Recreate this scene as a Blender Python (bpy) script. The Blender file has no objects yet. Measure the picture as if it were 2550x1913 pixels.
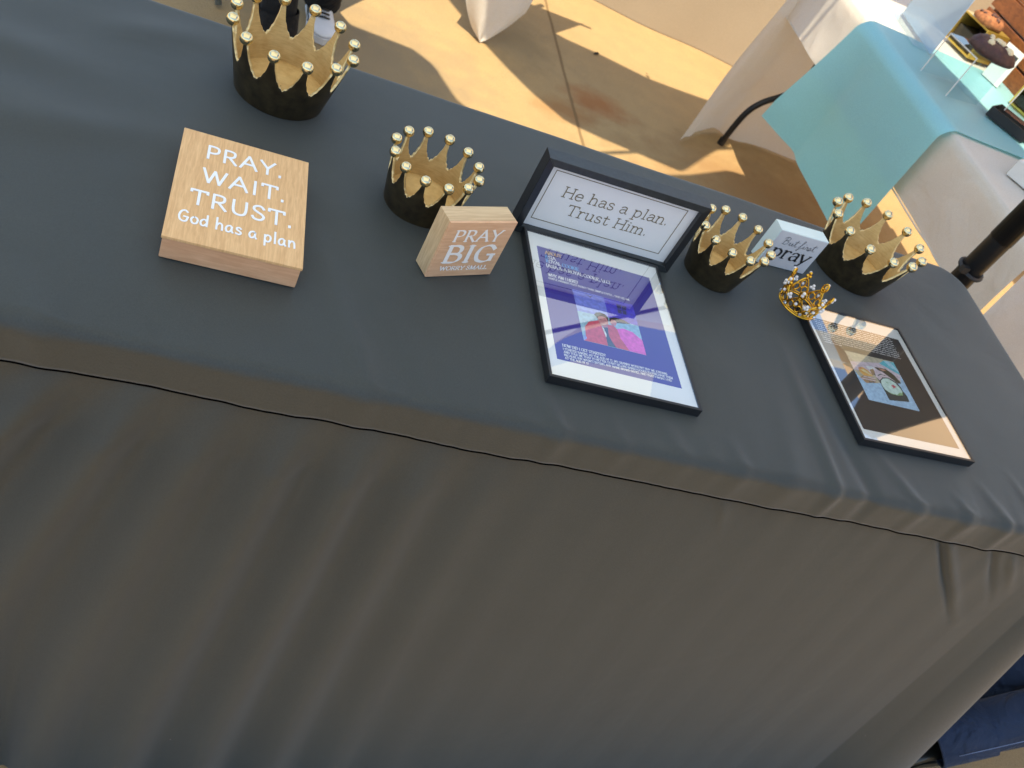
import bpy, bmesh, math, random
import numpy as np
from mathutils import Vector, Matrix

random.seed(7)
rng = np.random.default_rng(11)
sc = bpy.context.scene
TZ = 0.835                      # height of the table tops above the ground

# ------------------------------------------------------------------ camera
R_right = (0.909225310445093, -0.09742219196888206, 0.40474467427997485)
R_down = (0.20431417906919067, -0.7426644525286045, -0.6377344487964183)
R_fwd = (0.3627189698338196, 0.6625393780465935, -0.655344582231612)
cam_data = bpy.data.cameras.new('camera')
cam = bpy.data.objects.new('camera', cam_data)
sc.collection.objects.link(cam)
m = Matrix.Identity(4)
for i in range(3):
    m[i][0] = R_right[i]; m[i][1] = -R_down[i]; m[i][2] = -R_fwd[i]
m[0][3], m[1][3], m[2][3] = 1.38657, -0.74293, 0.80623 + TZ
cam.matrix_world = m
cam_data.sensor_fit = 'HORIZONTAL'; cam_data.sensor_width = 36.0; cam_data.lens = 32.193
cam_data.clip_start = 0.02; cam_data.clip_end = 2000
cam_data.dof.use_dof = True; cam_data.dof.focus_distance = 1.3; cam_data.dof.aperture_fstop = 9.0
sc.camera = cam

# ------------------------------------------------------------------ sky, sun, exposure
SUN = Vector((-0.20, -0.26, 0.945)).normalized()      # towards the sun
elev = math.asin(SUN.z); azim = math.atan2(SUN.x, SUN.y)
world = bpy.data.worlds.new('World'); sc.world = world; world.use_nodes = True
wn = world.node_tree.nodes; wl = world.node_tree.links
bg = wn['Background']
sky = wn.new('ShaderNodeTexSky'); sky.sky_type = 'NISHITA'; sky.sun_disc = False
sky.sun_elevation = elev; sky.sun_rotation = azim; sky.dust_density = 0.8; sky.ozone_density = 1.0
wl.new(sky.outputs[0], bg.inputs[0]); bg.inputs[1].default_value = 0.15
sd = bpy.data.lights.new('sun', 'SUN'); sd.energy = 4.3; sd.angle = math.radians(0.5); sd.color = (1.0, 0.85, 0.62)
sun = bpy.data.objects.new('sun', sd); sc.collection.objects.link(sun)
sun.rotation_euler = SUN.to_track_quat('Z', 'Y').to_euler(); sun.location = (0, 0, 8)
sc.view_settings.view_transform = 'Standard'; sc.view_settings.look = 'None'
sc.view_settings.exposure = 0.9; sc.view_settings.gamma = 1.0
sc.render.engine = 'CYCLES'
sc.cycles.max_bounces = 8; sc.cycles.transparent_max_bounces = 12
sc.cycles.use_denoising = True
sc.cycles.caustics_reflective = False; sc.cycles.caustics_refractive = False
sc.cycles.sample_clamp_indirect = 6.0

# ------------------------------------------------------------------ material helpers
def srgb(r, g, b):
    f = lambda c: (c / 255 / 12.92) if c / 255 <= 0.04045 else ((c / 255 + 0.055) / 1.055) ** 2.4
    return (f(r), f(g), f(b), 1)

class NT:
    def __init__(s, name):
        s.m = bpy.data.materials.new(name); s.m.use_nodes = True
        s.n = s.m.node_tree.nodes; s.l = s.m.node_tree.links
        s.b = s.n['Principled BSDF']; s.out = s.n['Material Output']
    def node(s, t, **kw):
        n = s.n.new(t)
        for k, v in kw.items(): setattr(n, k, v)
        return n
    def coord(s, kind='Object', scale=(1, 1, 1), rot=(0, 0, 0)):
        if kind == 'World':
            src = s.node('ShaderNodeNewGeometry').outputs['Position']
        else:
            src = s.node('ShaderNodeTexCoord').outputs[kind]
        mp = s.node('ShaderNodeMapping'); mp.inputs['Scale'].default_value = scale; mp.inputs['Rotation'].default_value = rot
        s.l.new(src, mp.inputs[0]); return mp.outputs[0]
    def noise(s, vec, scale=5, detail=4, rough=0.55, dist=0.0):
        n = s.node('ShaderNodeTexNoise'); n.inputs['Scale'].default_value = scale
        n.inputs['Detail'].default_value = detail; n.inputs['Roughness'].default_value = rough
        n.inputs['Distortion'].default_value = dist
        s.l.new(vec, n.inputs['Vector']); return n.outputs[0]
    def ramp(s, fac, stops):
        r = s.node('ShaderNodeValToRGB'); e = r.color_ramp.elements
        while len(e) < len(stops): e.new(0.5)
        for el, (p, c) in zip(e, stops):
            el.position = p; el.color = c if len(c) == 4 else (*c, 1)
        s.l.new(fac, r.inputs[0]); return r.outputs[0]
    def mix(s, fac, a, b, mode='MIX'):
        n = s.node('ShaderNodeMix'); n.data_type = 'RGBA'; n.blend_type = mode
        for i, v in ((0, fac), (6, a), (7, b)):
            if hasattr(v, 'is_linked'): s.l.new(v, n.inputs[i])
            else: n.inputs[i].default_value = v
        return n.outputs[2]
    def math(s, op, a, b=0.0):
        n = s.node('ShaderNodeMath'); n.operation = op
        for i, v in enumerate((a, b)):
            if hasattr(v, 'is_linked'): s.l.new(v, n.inputs[i])
            else: n.inputs[i].default_value = v
        return n.outputs[0]
    def bump(s, h, strength=0.2, dist=0.001):
        n = s.node('ShaderNodeBump'); n.inputs['Strength'].default_value = strength; n.inputs['Distance'].default_value = dist
        s.l.new(h, n.inputs['Height']); s.l.new(n.outputs[0], s.b.inputs['Normal']); return n.outputs[0]
    def set(s, **kw):
        for k, v in kw.items():
            i = s.b.inputs[k.replace('_', ' ')]
            if hasattr(v, 'is_linked'): s.l.new(v, i)
            else: i.default_value = v
        return s

def plain(name, col, rough=0.5, metal=0.0, var=0.12, scale=30, bump=0.0, bscale=400, bdist=0.0005, **kw):
    t = NT(name); c = t.coord()
    n = t.noise(c, scale, 4)
    lo = tuple(x * (1 - var) for x in col[:3]) + (1,); hi = tuple(min(1, x * (1 + var)) for x in col[:3]) + (1,)
    t.set(Base_Color=t.ramp(n, [(0.3, lo), (0.7, hi)]), Roughness=rough, Metallic=metal, **kw)
    if bump: t.bump(t.noise(c, bscale, 3), bump, bdist)
    return t.m

def mat_cloth(name, col, var=0.15, rough=0.75, sheen=0.25, weave=900, lint=False, trans=0.0, transcol=None, crease=0.0, cscale=7.0):
    t = NT(name); c = t.coord('World')
    n1 = t.noise(c, 6, 4); n2 = t.noise(c, 480, 2, 0.7)
    lo = tuple(x * (1 - var) for x in col[:3]) + (1,); hi = tuple(min(1, x * (1 + var)) for x in col[:3]) + (1,)
    base = t.ramp(n1, [(0.3, lo), (0.7, hi)])
    base = t.mix(0.5, base, t.ramp(n2, [(0.3, tuple(x * .62 for x in col[:3])), (0.7, tuple(min(1, x * 1.38) for x in col[:3]))]))
    if lint:
        v = t.node('ShaderNodeTexVoronoi'); v.inputs['Scale'].default_value = 26; t.l.new(c, v.inputs['Vector'])
        d = t.ramp(v.outputs['Distance'], [(0.012, (1, 1, 1)), (0.02, (0, 0, 0))])
        rnd = t.node('ShaderNodeSeparateColor'); t.l.new(v.outputs['Color'], rnd.inputs[0])
        keep = t.math('GREATER_THAN', rnd.outputs[0], 0.93)
        base = t.mix(t.math('MULTIPLY', d, keep), base, (0.6, 0.58, 0.55, 1))
    t.set(Base_Color=base, Roughness=rough, Sheen_Weight=sheen, Sheen_Roughness=0.45)
    w1 = t.node('ShaderNodeTexWave'); w1.inputs['Scale'].default_value = weave; w1.bands_direction = 'X'; t.l.new(c, w1.inputs['Vector'])
    w2 = t.node('ShaderNodeTexWave'); w2.inputs['Scale'].default_value = weave; w2.bands_direction = 'Y'; t.l.new(c, w2.inputs['Vector'])
    h = t.math('ADD', t.math('ADD', w1.outputs[1], w2.outputs[1]), t.math('MULTIPLY', n2, 1.5))
    b1 = t.bump(h, 0.16, 0.0004)
    if crease:
        r1 = t.noise(c, cscale, 3, 0.5, 1.2)
        rdg = t.math('ABSOLUTE', t.math('SUBTRACT', r1, 0.5))
        rr = t.math('ADD', t.math('MULTIPLY', t.math('MINIMUM', rdg, 0.10), -1.0), t.math('MULTIPLY', r1, 2.0))
        nb_ = t.node('ShaderNodeBump'); nb_.inputs['Strength'].default_value = 1.0; nb_.inputs['Distance'].default_value = crease
        t.l.new(rr, nb_.inputs['Height']); t.l.new(b1, nb_.inputs['Normal']); t.l.new(nb_.outputs[0], t.b.inputs['Normal'])
    if trans:
        tr = t.node('ShaderNodeBsdfTranslucent'); tr.inputs[0].default_value = transcol or col
        ms = t.node('ShaderNodeMixShader'); ms.inputs[0].default_value = trans
        t.l.new(t.b.outputs[0], ms.inputs[1]); t.l.new(tr.outputs[0], ms.inputs[2]); t.l.new(ms.outputs[0], t.out.inputs[0])
    return t.m

def mat_wood(name, light, dark, scale=(14, 220, 60), rough=0.5, contrast=1.0, wav=3.0):
    t = NT(name); c = t.coord('Object', scale)
    c2 = t.coord('Object', (scale[0] * .35, scale[1] * .12, scale[2] * .12))
    big = t.noise(c2, 1.0, 3, dist=wav)
    g = t.noise(c, 1.0, 5, 0.6, dist=0.6)
    midc = tuple((a + b) / 2 for a, b in zip(light, dark))
    a = t.ramp(g, [(0.30, dark), (0.48, midc), (0.62, light)])
    b = t.ramp(big, [(0.35, midc), (0.6, light)])
    t.set(Base_Color=t.mix(0.5, a, b), Roughness=rough)
    t.bump(g, 0.25 * contrast, 0.0004)
    return t.m

def mat_glass_pane(name, tint=(1, 1, 1, 1), ior=1.5, rough=0.0, boost=1.0):
    t = NT(name)
    fr = t.node('ShaderNodeFresnel'); fr.inputs[0].default_value = ior
    gl = t.node('ShaderNodeBsdfGlossy'); gl.inputs['Roughness'].default_value = rough
    tr = t.node('ShaderNodeBsdfTransparent'); tr.inputs[0].default_value = tint
    ms = t.node('ShaderNodeMixShader')
    geo_ = t.node('ShaderNodeNewGeometry')
    fac = t.math('MULTIPLY', t.math('MINIMUM', t.math('MULTIPLY', fr.outputs[0], boost), 1.0), t.math('SUBTRACT', 1.0, geo_.outputs['Backfacing']))
    t.l.new(fac, ms.inputs[0]); t.l.new(tr.outputs[0], ms.inputs[1]); t.l.new(gl.outputs[0], ms.inputs[2])
    t.l.new(ms.outputs[0], t.out.inputs[0]); t.n.remove(t.b)
    return t.m

M = {}
M['black_cloth'] = mat_cloth('black_cloth', (0.0265, 0.0325, 0.0300), 0.10, 0.60, 0.24, 900, lint=True, crease=0.0008, cscale=3.2)
M['cream_cloth'] = mat_cloth('cream_cloth', (0.86, 0.82, 0.73), 0.03, 0.75, 0.1, 500, trans=0.38, transcol=(0.84, 0.70, 0.50, 1), crease=0.006, cscale=4)
M['tan_cloth'] = mat_cloth('tan_cloth', (0.50, 0.42, 0.31), 0.04, 0.8, 0.1, 500, trans=0.3, transcol=(0.55, 0.42, 0.26, 1))
M['blue_cloth'] = mat_cloth('blue_cloth', (0.42, 0.73, 0.81), 0.05, 0.30, 0.1, 700, trans=0.38, transcol=(0.16, 0.76, 0.80, 1))
M['canopy_white'] = mat_cloth('canopy_white', (0.74, 0.77, 0.78), 0.03, 0.8, 0.0, 300, trans=0.55, transcol=(0.64, 0.74, 0.78, 1))
M['canopy_tan'] = mat_cloth('canopy_tan', (0.60, 0.43, 0.25), 0.06, 0.8, 0.0, 300, trans=0.6, transcol=(0.78, 0.56, 0.33, 1))
M['wood_top'] = mat_wood('wood_top', srgb(230, 188, 134), srgb(190, 142, 90), (420, 34, 60), wav=1.2)
M['wood_side'] = mat_wood('wood_side', srgb(220, 172, 132), srgb(190, 138, 98), (24, 60, 260))
M['wood_front'] = mat_wood('wood_front', srgb(226, 182, 142), srgb(198, 146, 108), (22, 60, 240), contrast=1.2)
M['wood_pale'] = mat_wood('wood_pale', srgb(216, 188, 146), srgb(168, 132, 92), (16, 300, 30), wav=0.5)
M['wood_brown'] = mat_wood('wood_brown', srgb(150, 88, 42), srgb(84, 42, 18), (20, 40, 90), contrast=1.5)
M['white_letter'] = plain('white_letter', srgb(236, 240, 244), 0.5, var=0.02)
M['ivory_letter'] = plain('ivory_letter', srgb(242, 238, 232), 0.5, var=0.03)
M['gold_letter'] = plain('gold_letter', srgb(112, 98, 66), 0.5, var=0.05)
M['black_letter'] = plain('black_letter', (0.01, 0.01, 0.012, 1), 0.5)
M['grey_letter'] = plain('grey_letter', (0.045, 0.05, 0.055, 1), 0.5)
M['white_paint'] = plain('white_paint', srgb(214, 228, 226), 0.45, var=0.03, bump=0.1)
M['grey_face'] = plain('grey_face', srgb(206, 204, 206), 0.5, var=0.02)
M['black_frame'] = plain('black_frame', (0.012, 0.013, 0.015, 1), 0.34, var=0.2, bump=0.15, bscale=600)
M['black_frame_grain'] = plain('black_frame_grain', (0.022, 0.026, 0.028, 1), 0.38, var=0.3, scale=120, bump=0.2, bscale=500)
M['paper'] = plain('paper', srgb(238, 238, 236), 0.7, var=0.01)
M['sign_paper'] = plain('sign_paper', srgb(224, 222, 220), 0.6, var=0.015)
M['print_blue'] = plain('print_blue', (0.028, 0.012, 0.30, 1), 0.5, var=0.05, scale=8)
M['print_dark'] = plain('print_dark', (0.018, 0.017, 0.018, 1), 0.5, var=0.1)
M['pane'] = mat_glass_pane('pane', (0.97, 0.99, 0.98, 1), 1.52, 0.0, 4.3)
M['acrylic'] = mat_glass_pane('acrylic', (0.93, 0.97, 0.98, 1), 1.49, 0.0, 1.3)
M['frost'] = plain('frost', srgb(206, 212, 226), 0.35, var=0.02)
def mat_gold_inner():
    t = NT('gold_paint'); c = t.coord('Object', (60, 60, 420)); n = t.noise(c, 1, 4)
    n2 = t.noise(t.coord('Object'), 45, 3)
    col = t.mix(0.5, t.ramp(n, [(0.3, srgb(190, 152, 92)), (0.7, srgb(224, 190, 128))]), t.ramp(n2, [(0.35, srgb(186, 148, 86)), (0.65, srgb(214, 182, 120))]))
    t.set(Base_Color=col, Roughness=0.5, Metallic=0.35); t.bump(n, 0.25, 0.0006); return t.m
M['gold_paint'] = mat_gold_inner()
M['gold_rim'] = plain('gold_rim', srgb(224, 198, 142), 0.35, 0.7, var=0.15, scale=200, bump=0.5, bscale=350, bdist=0.001)
M['gold_ball'] = plain('gold_ball', srgb(228, 212, 168), 0.17, 1.0, var=0.08, scale=90, bump=0.12, bscale=160, bdist=0.001)
def mat_dark_iron():
    t = NT('dark_bronze'); c = t.coord('Object'); n = t.noise(c, 60, 4)
    v = t.noise(c, 420, 2)
    sp = t.ramp(v, [(0.70, (0, 0, 0)), (0.76, (1, 1, 1))])
    sep = t.node('ShaderNodeSeparateXYZ'); t.l.new(c, sep.inputs[0])
    low = t.ramp(sep.outputs[2], [(0.0, (1, 1, 1)), (0.03, (0, 0, 0))])
    base = t.ramp(n, [(0.3, (0.018, 0.013, 0.006)), (0.7, (0.056, 0.041, 0.018))])
    t.set(Base_Color=t.mix(t.math('MULTIPLY', t.math('MULTIPLY', sp, low), 0.6), base, (0.45, 0.3, 0.15, 1)), Roughness=0.5, Metallic=0.35)
    t.bump(n, 0.3, 0.0008); return t.m
M['dark_bronze'] = mat_dark_iron()
M['bright_gold'] = plain('bright_gold', srgb(232, 178, 60), 0.22, 1.0, var=0.08, scale=200)
M['pearl'] = plain('pearl', srgb(232, 226, 222), 0.2, 0.0, var=0.03, Coat_Weight=0.5)
M['crystal'] = plain('crystal', srgb(225, 228, 235), 0.08, 0.7, var=0.1, scale=300)
M['black_steel'] = plain('black_steel', (0.014, 0.014, 0.015, 1), 0.38, 0.2, var=0.2)
M['grey_steel'] = plain('grey_steel', srgb(150, 165, 178), 0.35, 0.8, var=0.1)
M['seam_black'] = plain('seam_black', (0.002, 0.002, 0.002, 1), 1.0, Specular_IOR_Level=0.0)
M['black_plastic'] = plain('black_plastic', (0.01, 0.01, 0.011, 1), 0.5)
M['white_plastic'] = plain('white_plastic', srgb(214, 212, 208), 0.5, var=0.04)
M['cookie'] = plain('cookie', srgb(150, 96, 58), 0.85, var=0.4, scale=70, bump=0.9, bscale=120, bdist=0.004)
M['cookie_pink'] = plain('cookie_pink', srgb(196, 120, 96), 0.8, var=0.35, scale=90, bump=0.9, bscale=140, bdist=0.004)
M['brownie'] = plain('brownie', srgb(74, 44, 36), 0.6, var=0.35, scale=60, bump=0.8, bscale=90, bdist=0.004)
M['nut'] = plain('nut', srgb(226, 208, 168), 0.6, var=0.1)
M['gold_card'] = plain('gold_card', srgb(206, 176, 84), 0.3, 0.6, var=0.1)
M['dark_inside'] = plain('dark_inside', (0.03, 0.026, 0.014, 1), 0.6)
M['white_card'] = plain('white_card', srgb(240, 236, 226), 0.5, var=0.02)
M['orange_card'] = plain('orange_card', srgb(222, 120, 60), 0.5)
M['yellow_card'] = plain('yellow_card', srgb(226, 200, 80), 0.5)
M['denim'] = mat_cloth('denim', (0.011, 0.024, 0.056), 0.45, 0.9, 0.05, 1400, crease=0.012, cscale=11)
M['denim_thread'] = plain('denim_thread', srgb(110, 126, 158), 0.8)
M['black_trouser'] = mat_cloth('black_trouser', (0.006, 0.006, 0.007), 0.2, 0.9, 0.0, 1400, crease=0.01, cscale=10)
M['skin'] = plain('skin', srgb(150, 104, 78), 0.55, var=0.06, Subsurface_Weight=0.1)
M['grey_shirt'] = mat_cloth('grey_shirt', (0.18, 0.18, 0.19), 0.1, 0.9, 0.1, 1200)
M['hair'] = plain('hair', (0.01, 0.008, 0.007, 1), 0.5)
M['shoe_white'] = plain('shoe_white', srgb(226, 226, 228), 0.55, var=0.05, bump=0.2)
M['shoe_black'] = plain('shoe_black', (0.008, 0.009, 0.007, 1), 0.35)
M['leaf_dry'] = plain('leaf_dry', (0.03, 0.022, 0.012, 1), 0.9)
def mat_ground():
    t = NT('concrete'); c = t.coord('World')
    n1 = t.noise(c, 1.6, 5, 0.6); n2 = t.noise(c, 9, 5, 0.6); n3 = t.noise(c, 190, 3, 0.7); n4 = t.noise(c, 700, 2, 0.6)
    a = t.ramp(n1, [(0.32, (0.331, 0.220, 0.092)), (0.66, (0.432, 0.290, 0.126))])
    b = t.ramp(n2, [(0.35, (0.313, 0.210, 0.100)), (0.65, (0.460, 0.302, 0.126))])
    base = t.mix(0.45, a, b)
    base = t.mix(0.30, base, t.ramp(n3, [(0.36, (0.202, 0.134, 0.060)), (0.62, (0.534, 0.377, 0.180))]))
    base = t.mix(0.16, base, t.ramp(n4, [(0.35, (0.074, 0.050, 0.026)), (0.6, (0.644, 0.487, 0.253))]))
    vs_ = t.node('ShaderNodeTexVoronoi'); vs_.inputs['Scale'].default_value = 75; t.l.new(c, vs_.inputs['Vector'])
    sr_ = t.node('ShaderNodeSeparateColor'); t.l.new(vs_.outputs['Color'], sr_.inputs[0])
    dot = t.math('MULTIPLY', t.math('LESS_THAN', vs_.outputs['Distance'], 0.16), t.math('GREATER_THAN', sr_.outputs[0], 0.82))
    base = t.mix(t.math('MULTIPLY', dot, 0.45), base, (0.100, 0.068, 0.042, 1))
    def blob(x, y, r, col, strength, base, sx=1.0, sy=1.0):
        mp = t.node('ShaderNodeMapping'); mp.inputs['Location'].default_value = (-x * sx, -y * sy, 0); mp.inputs['Scale'].default_value = (sx, sy, 0)
        t.l.new(t.node('ShaderNodeNewGeometry').outputs['Position'], mp.inputs[0])
        ln = t.node('ShaderNodeVectorMath'); ln.operation = 'LENGTH'; t.l.new(mp.outputs[0], ln.inputs[0])
        d = t.math('ADD', ln.outputs['Value'], t.math('MULTIPLY', t.math('SUBTRACT', n2, 0.5), r * 1.2))
        f = t.ramp(d, [(r * 0.25, (strength,) * 3), (r, (0, 0, 0))])
        return t.mix(f, base, col)
    gx = lambda x: 1.3866 + (x - 1.3866) * 1.0635
    gy = lambda y: -.7429 + (y + .7429) * 1.0635
    base = blob(gx(2.79), gy(2.48), 0.20, (0.313, 0.109, 0.024, 1), 0.75, base, 1.0, 1.5)
    base = blob(gx(2.62), gy(2.33), 0.16, (0.313, 0.134, 0.034, 1), 0.6, base, 0.9, 1.3)
    base = blob(gx(3.5), gy(2.2), 0.5, (0.276, 0.134, 0.040, 1), 0.55, base, 0.6, 1.4)
    base = blob(gx(2.45), gy(2.75), 0.28, (0.221, 0.160, 0.074, 1), 0.5, base)
    base = blob(gx(1.9), gy(2.2), 0.5, (0.248, 0.193, 0.120, 1), 0.55, base)
    # saw-cut joint in the slab running away from the table
    sep = t.node('ShaderNodeSeparateXYZ'); t.l.new(c, sep.inputs[0])
    off = t.math('ABSOLUTE', t.math('SUBTRACT', t.math('ADD', sep.outputs[0], t.math('MULTIPLY', n2, 0.012)), 2.756))
    jl = t.ramp(off, [(0.004, (0.75,) * 3), (0.010, (0, 0, 0))])
    base = t.mix(jl, base, (0.156, 0.092, 0.034, 1))
    t.set(Base_Color=base, Roughness=0.9)
    t.bump(t.math('ADD', n3, t.math('MULTIPLY', n4, 0.8)), 0.6, 0.004)
    return t.m
M['concrete'] = mat_ground()

# ------------------------------------------------------------------ mesh helpers
COL = sc.collection
class MB:
    def __init__(s): s.v = []; s.f = []; s.mi = []
    def add(s, vs, fs, mi=0):
        o = len(s.v); s.v += [tuple(float(c) for c in p) for p in vs]
        s.f += [tuple(i + o for i in f) for f in fs]; s.mi += [mi] * len(fs); return s
    def box(s, lo, hi, mi=0):
        (a, b, c), (d, e, f) = lo, hi
        return s.add([(a, b, c), (d, b, c), (d, e, c), (a, e, c), (a, b, f), (d, b, f), (d, e, f), (a, e, f)],
                     [(0, 3, 2, 1), (4, 5, 6, 7), (0, 1, 5, 4), (1, 2, 6, 5), (2, 3, 7, 6), (3, 0, 4, 7)], mi)
    def tube(s, pts, rad, n=12, mi=0, closed=False):
        pts = [Vector(p) for p in pts]; k = len(pts)
        rad = [rad] * k if not hasattr(rad, '__len__') else rad
        vs = []; up = None
        for i, p in enumerate(pts):
            if closed: t = pts[(i + 1) % k] - pts[i - 1]
            else: t = pts[min(i + 1, k - 1)] - pts[max(i - 1, 0)]
            t.normalize()
            if up is None:
                up = Vector((0, 0, 1)) if abs(t.z) < 0.9 else Vector((1, 0, 0))
            u = (up - t * up.dot(t)).normalized(); up = u; w = t.cross(u)
            for j in range(n):
                a = 2 * math.pi * j / n; vs.append(p + (u * math.cos(a) + w * math.sin(a)) * rad[i])
        fs = []
        for i in range(k if closed else k - 1):
            for j in range(n):
                a = i * n + j; b = i * n + (j + 1) % n; c = ((i + 1) % k) * n + (j + 1) % n; d = ((i + 1) % k) * n + j
                fs.append((a, b, c, d))
        if not closed: fs += [tuple(range(n))[::-1], tuple(range((k - 1) * n, k * n))]
        return s.add(vs, fs, mi)
    def lathe(s, prof, n=32, mi=0, cx=0, cy=0):
        vs = []; k = len(prof)
        for r, z in prof:
            for j in range(n):
                a = 2 * math.pi * j / n; vs.append((cx + r * math.cos(a), cy + r * math.sin(a), z))
        fs = [(i * n + j, i * n + (j + 1) % n, (i + 1) * n + (j + 1) % n, (i + 1) * n + j) for i in range(k - 1) for j in range(n)]
        return s.add(vs, fs, mi)
    def sheet(s, P, mi=0):
        P = np.asarray(P); a, b = P.shape[:2]
        fs = [(i * b + j, i * b + j + 1, (i + 1) * b + j + 1, (i + 1) * b + j) for i in range(a - 1) for j in range(b - 1)]
        return s.add(P.reshape(-1, 3), fs, mi)
    def build(s, name, mats, parent=None, smooth=False, loc=None, rotz=0, bevel=0, seg=2):
        me = bpy.data.meshes.new(name); me.from_pydata(s.v, [], s.f)
        for mt in (mats if isinstance(mats, (list, tuple)) else [mats]): me.materials.append(M[mt] if isinstance(mt, str) else mt)
        me.polygons.foreach_set('material_index', s.mi)
        if bevel:
            bm = bmesh.new(); bm.from_mesh(me)
            bmesh.ops.bevel(bm, geom=[e for e in bm.edges if e.calc_face_angle(0) > 0.5], offset=bevel, segments=seg, affect='EDGES', profile=0.6)
            bm.to_mesh(me); bm.free()
        if smooth: me.polygons.foreach_set('use_smooth', [True] * len(me.polygons))
        me.update()
        o = bpy.data.objects.new(name, me); COL.objects.link(o)
        if parent: o.parent = parent
        if loc: o.location = loc
        o.rotation_euler.z = rotz
        return o

def tag(o, label=None, cat=None, group=None, kind=None):
    if label: o['label'] = label
    if cat: o['category'] = cat
    if group: o['group'] = group
    if kind: o['kind'] = kind
    return o
def thing(name, label, cat, loc=(0, 0, 0), rotz=0, group=None):
    o = bpy.data.objects.new(name, None); COL.objects.link(o); o.empty_display_size = 0.05
    o.location = loc; o.rotation_euler = (0, 0, rotz); return tag(o, label, cat, group)
def sphere_mb(r, n=20, m_=12, sx=1, sy=1, sz=1, c=(0, 0, 0), mi=0, mb=None):
    mb = mb or MB()
    prof = [(max(1e-5, r * math.sin(math.pi * i / m_)), -r * math.cos(math.pi * i / m_)) for i in range(m_ + 1)]
    o = len(mb.v); mb.lathe(prof, n, mi)
    mb.v[o:] = [(x * sx + c[0], y * sy + c[1], z * sz + c[2]) for x, y, z in mb.v[o:]]
    return mb
def catmull(P, n=8):
    P = [np.array(p, float) for p in P]; out = []
    Q = [2 * P[0] - P[1]] + P + [2 * P[-1] - P[-2]]
    for i in range(1, len(Q) - 2):
        a, b, c, d = Q[i - 1:i + 3]
        for k in range(n):
            t = k / n
            out.append(0.5 * (2 * b + (c - a) * t + (2 * a - 5 * b + 4 * c - d) * t * t + (3 * b - a - 3 * c + d) * t ** 3))
    out.append(P[-1]); return out

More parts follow.
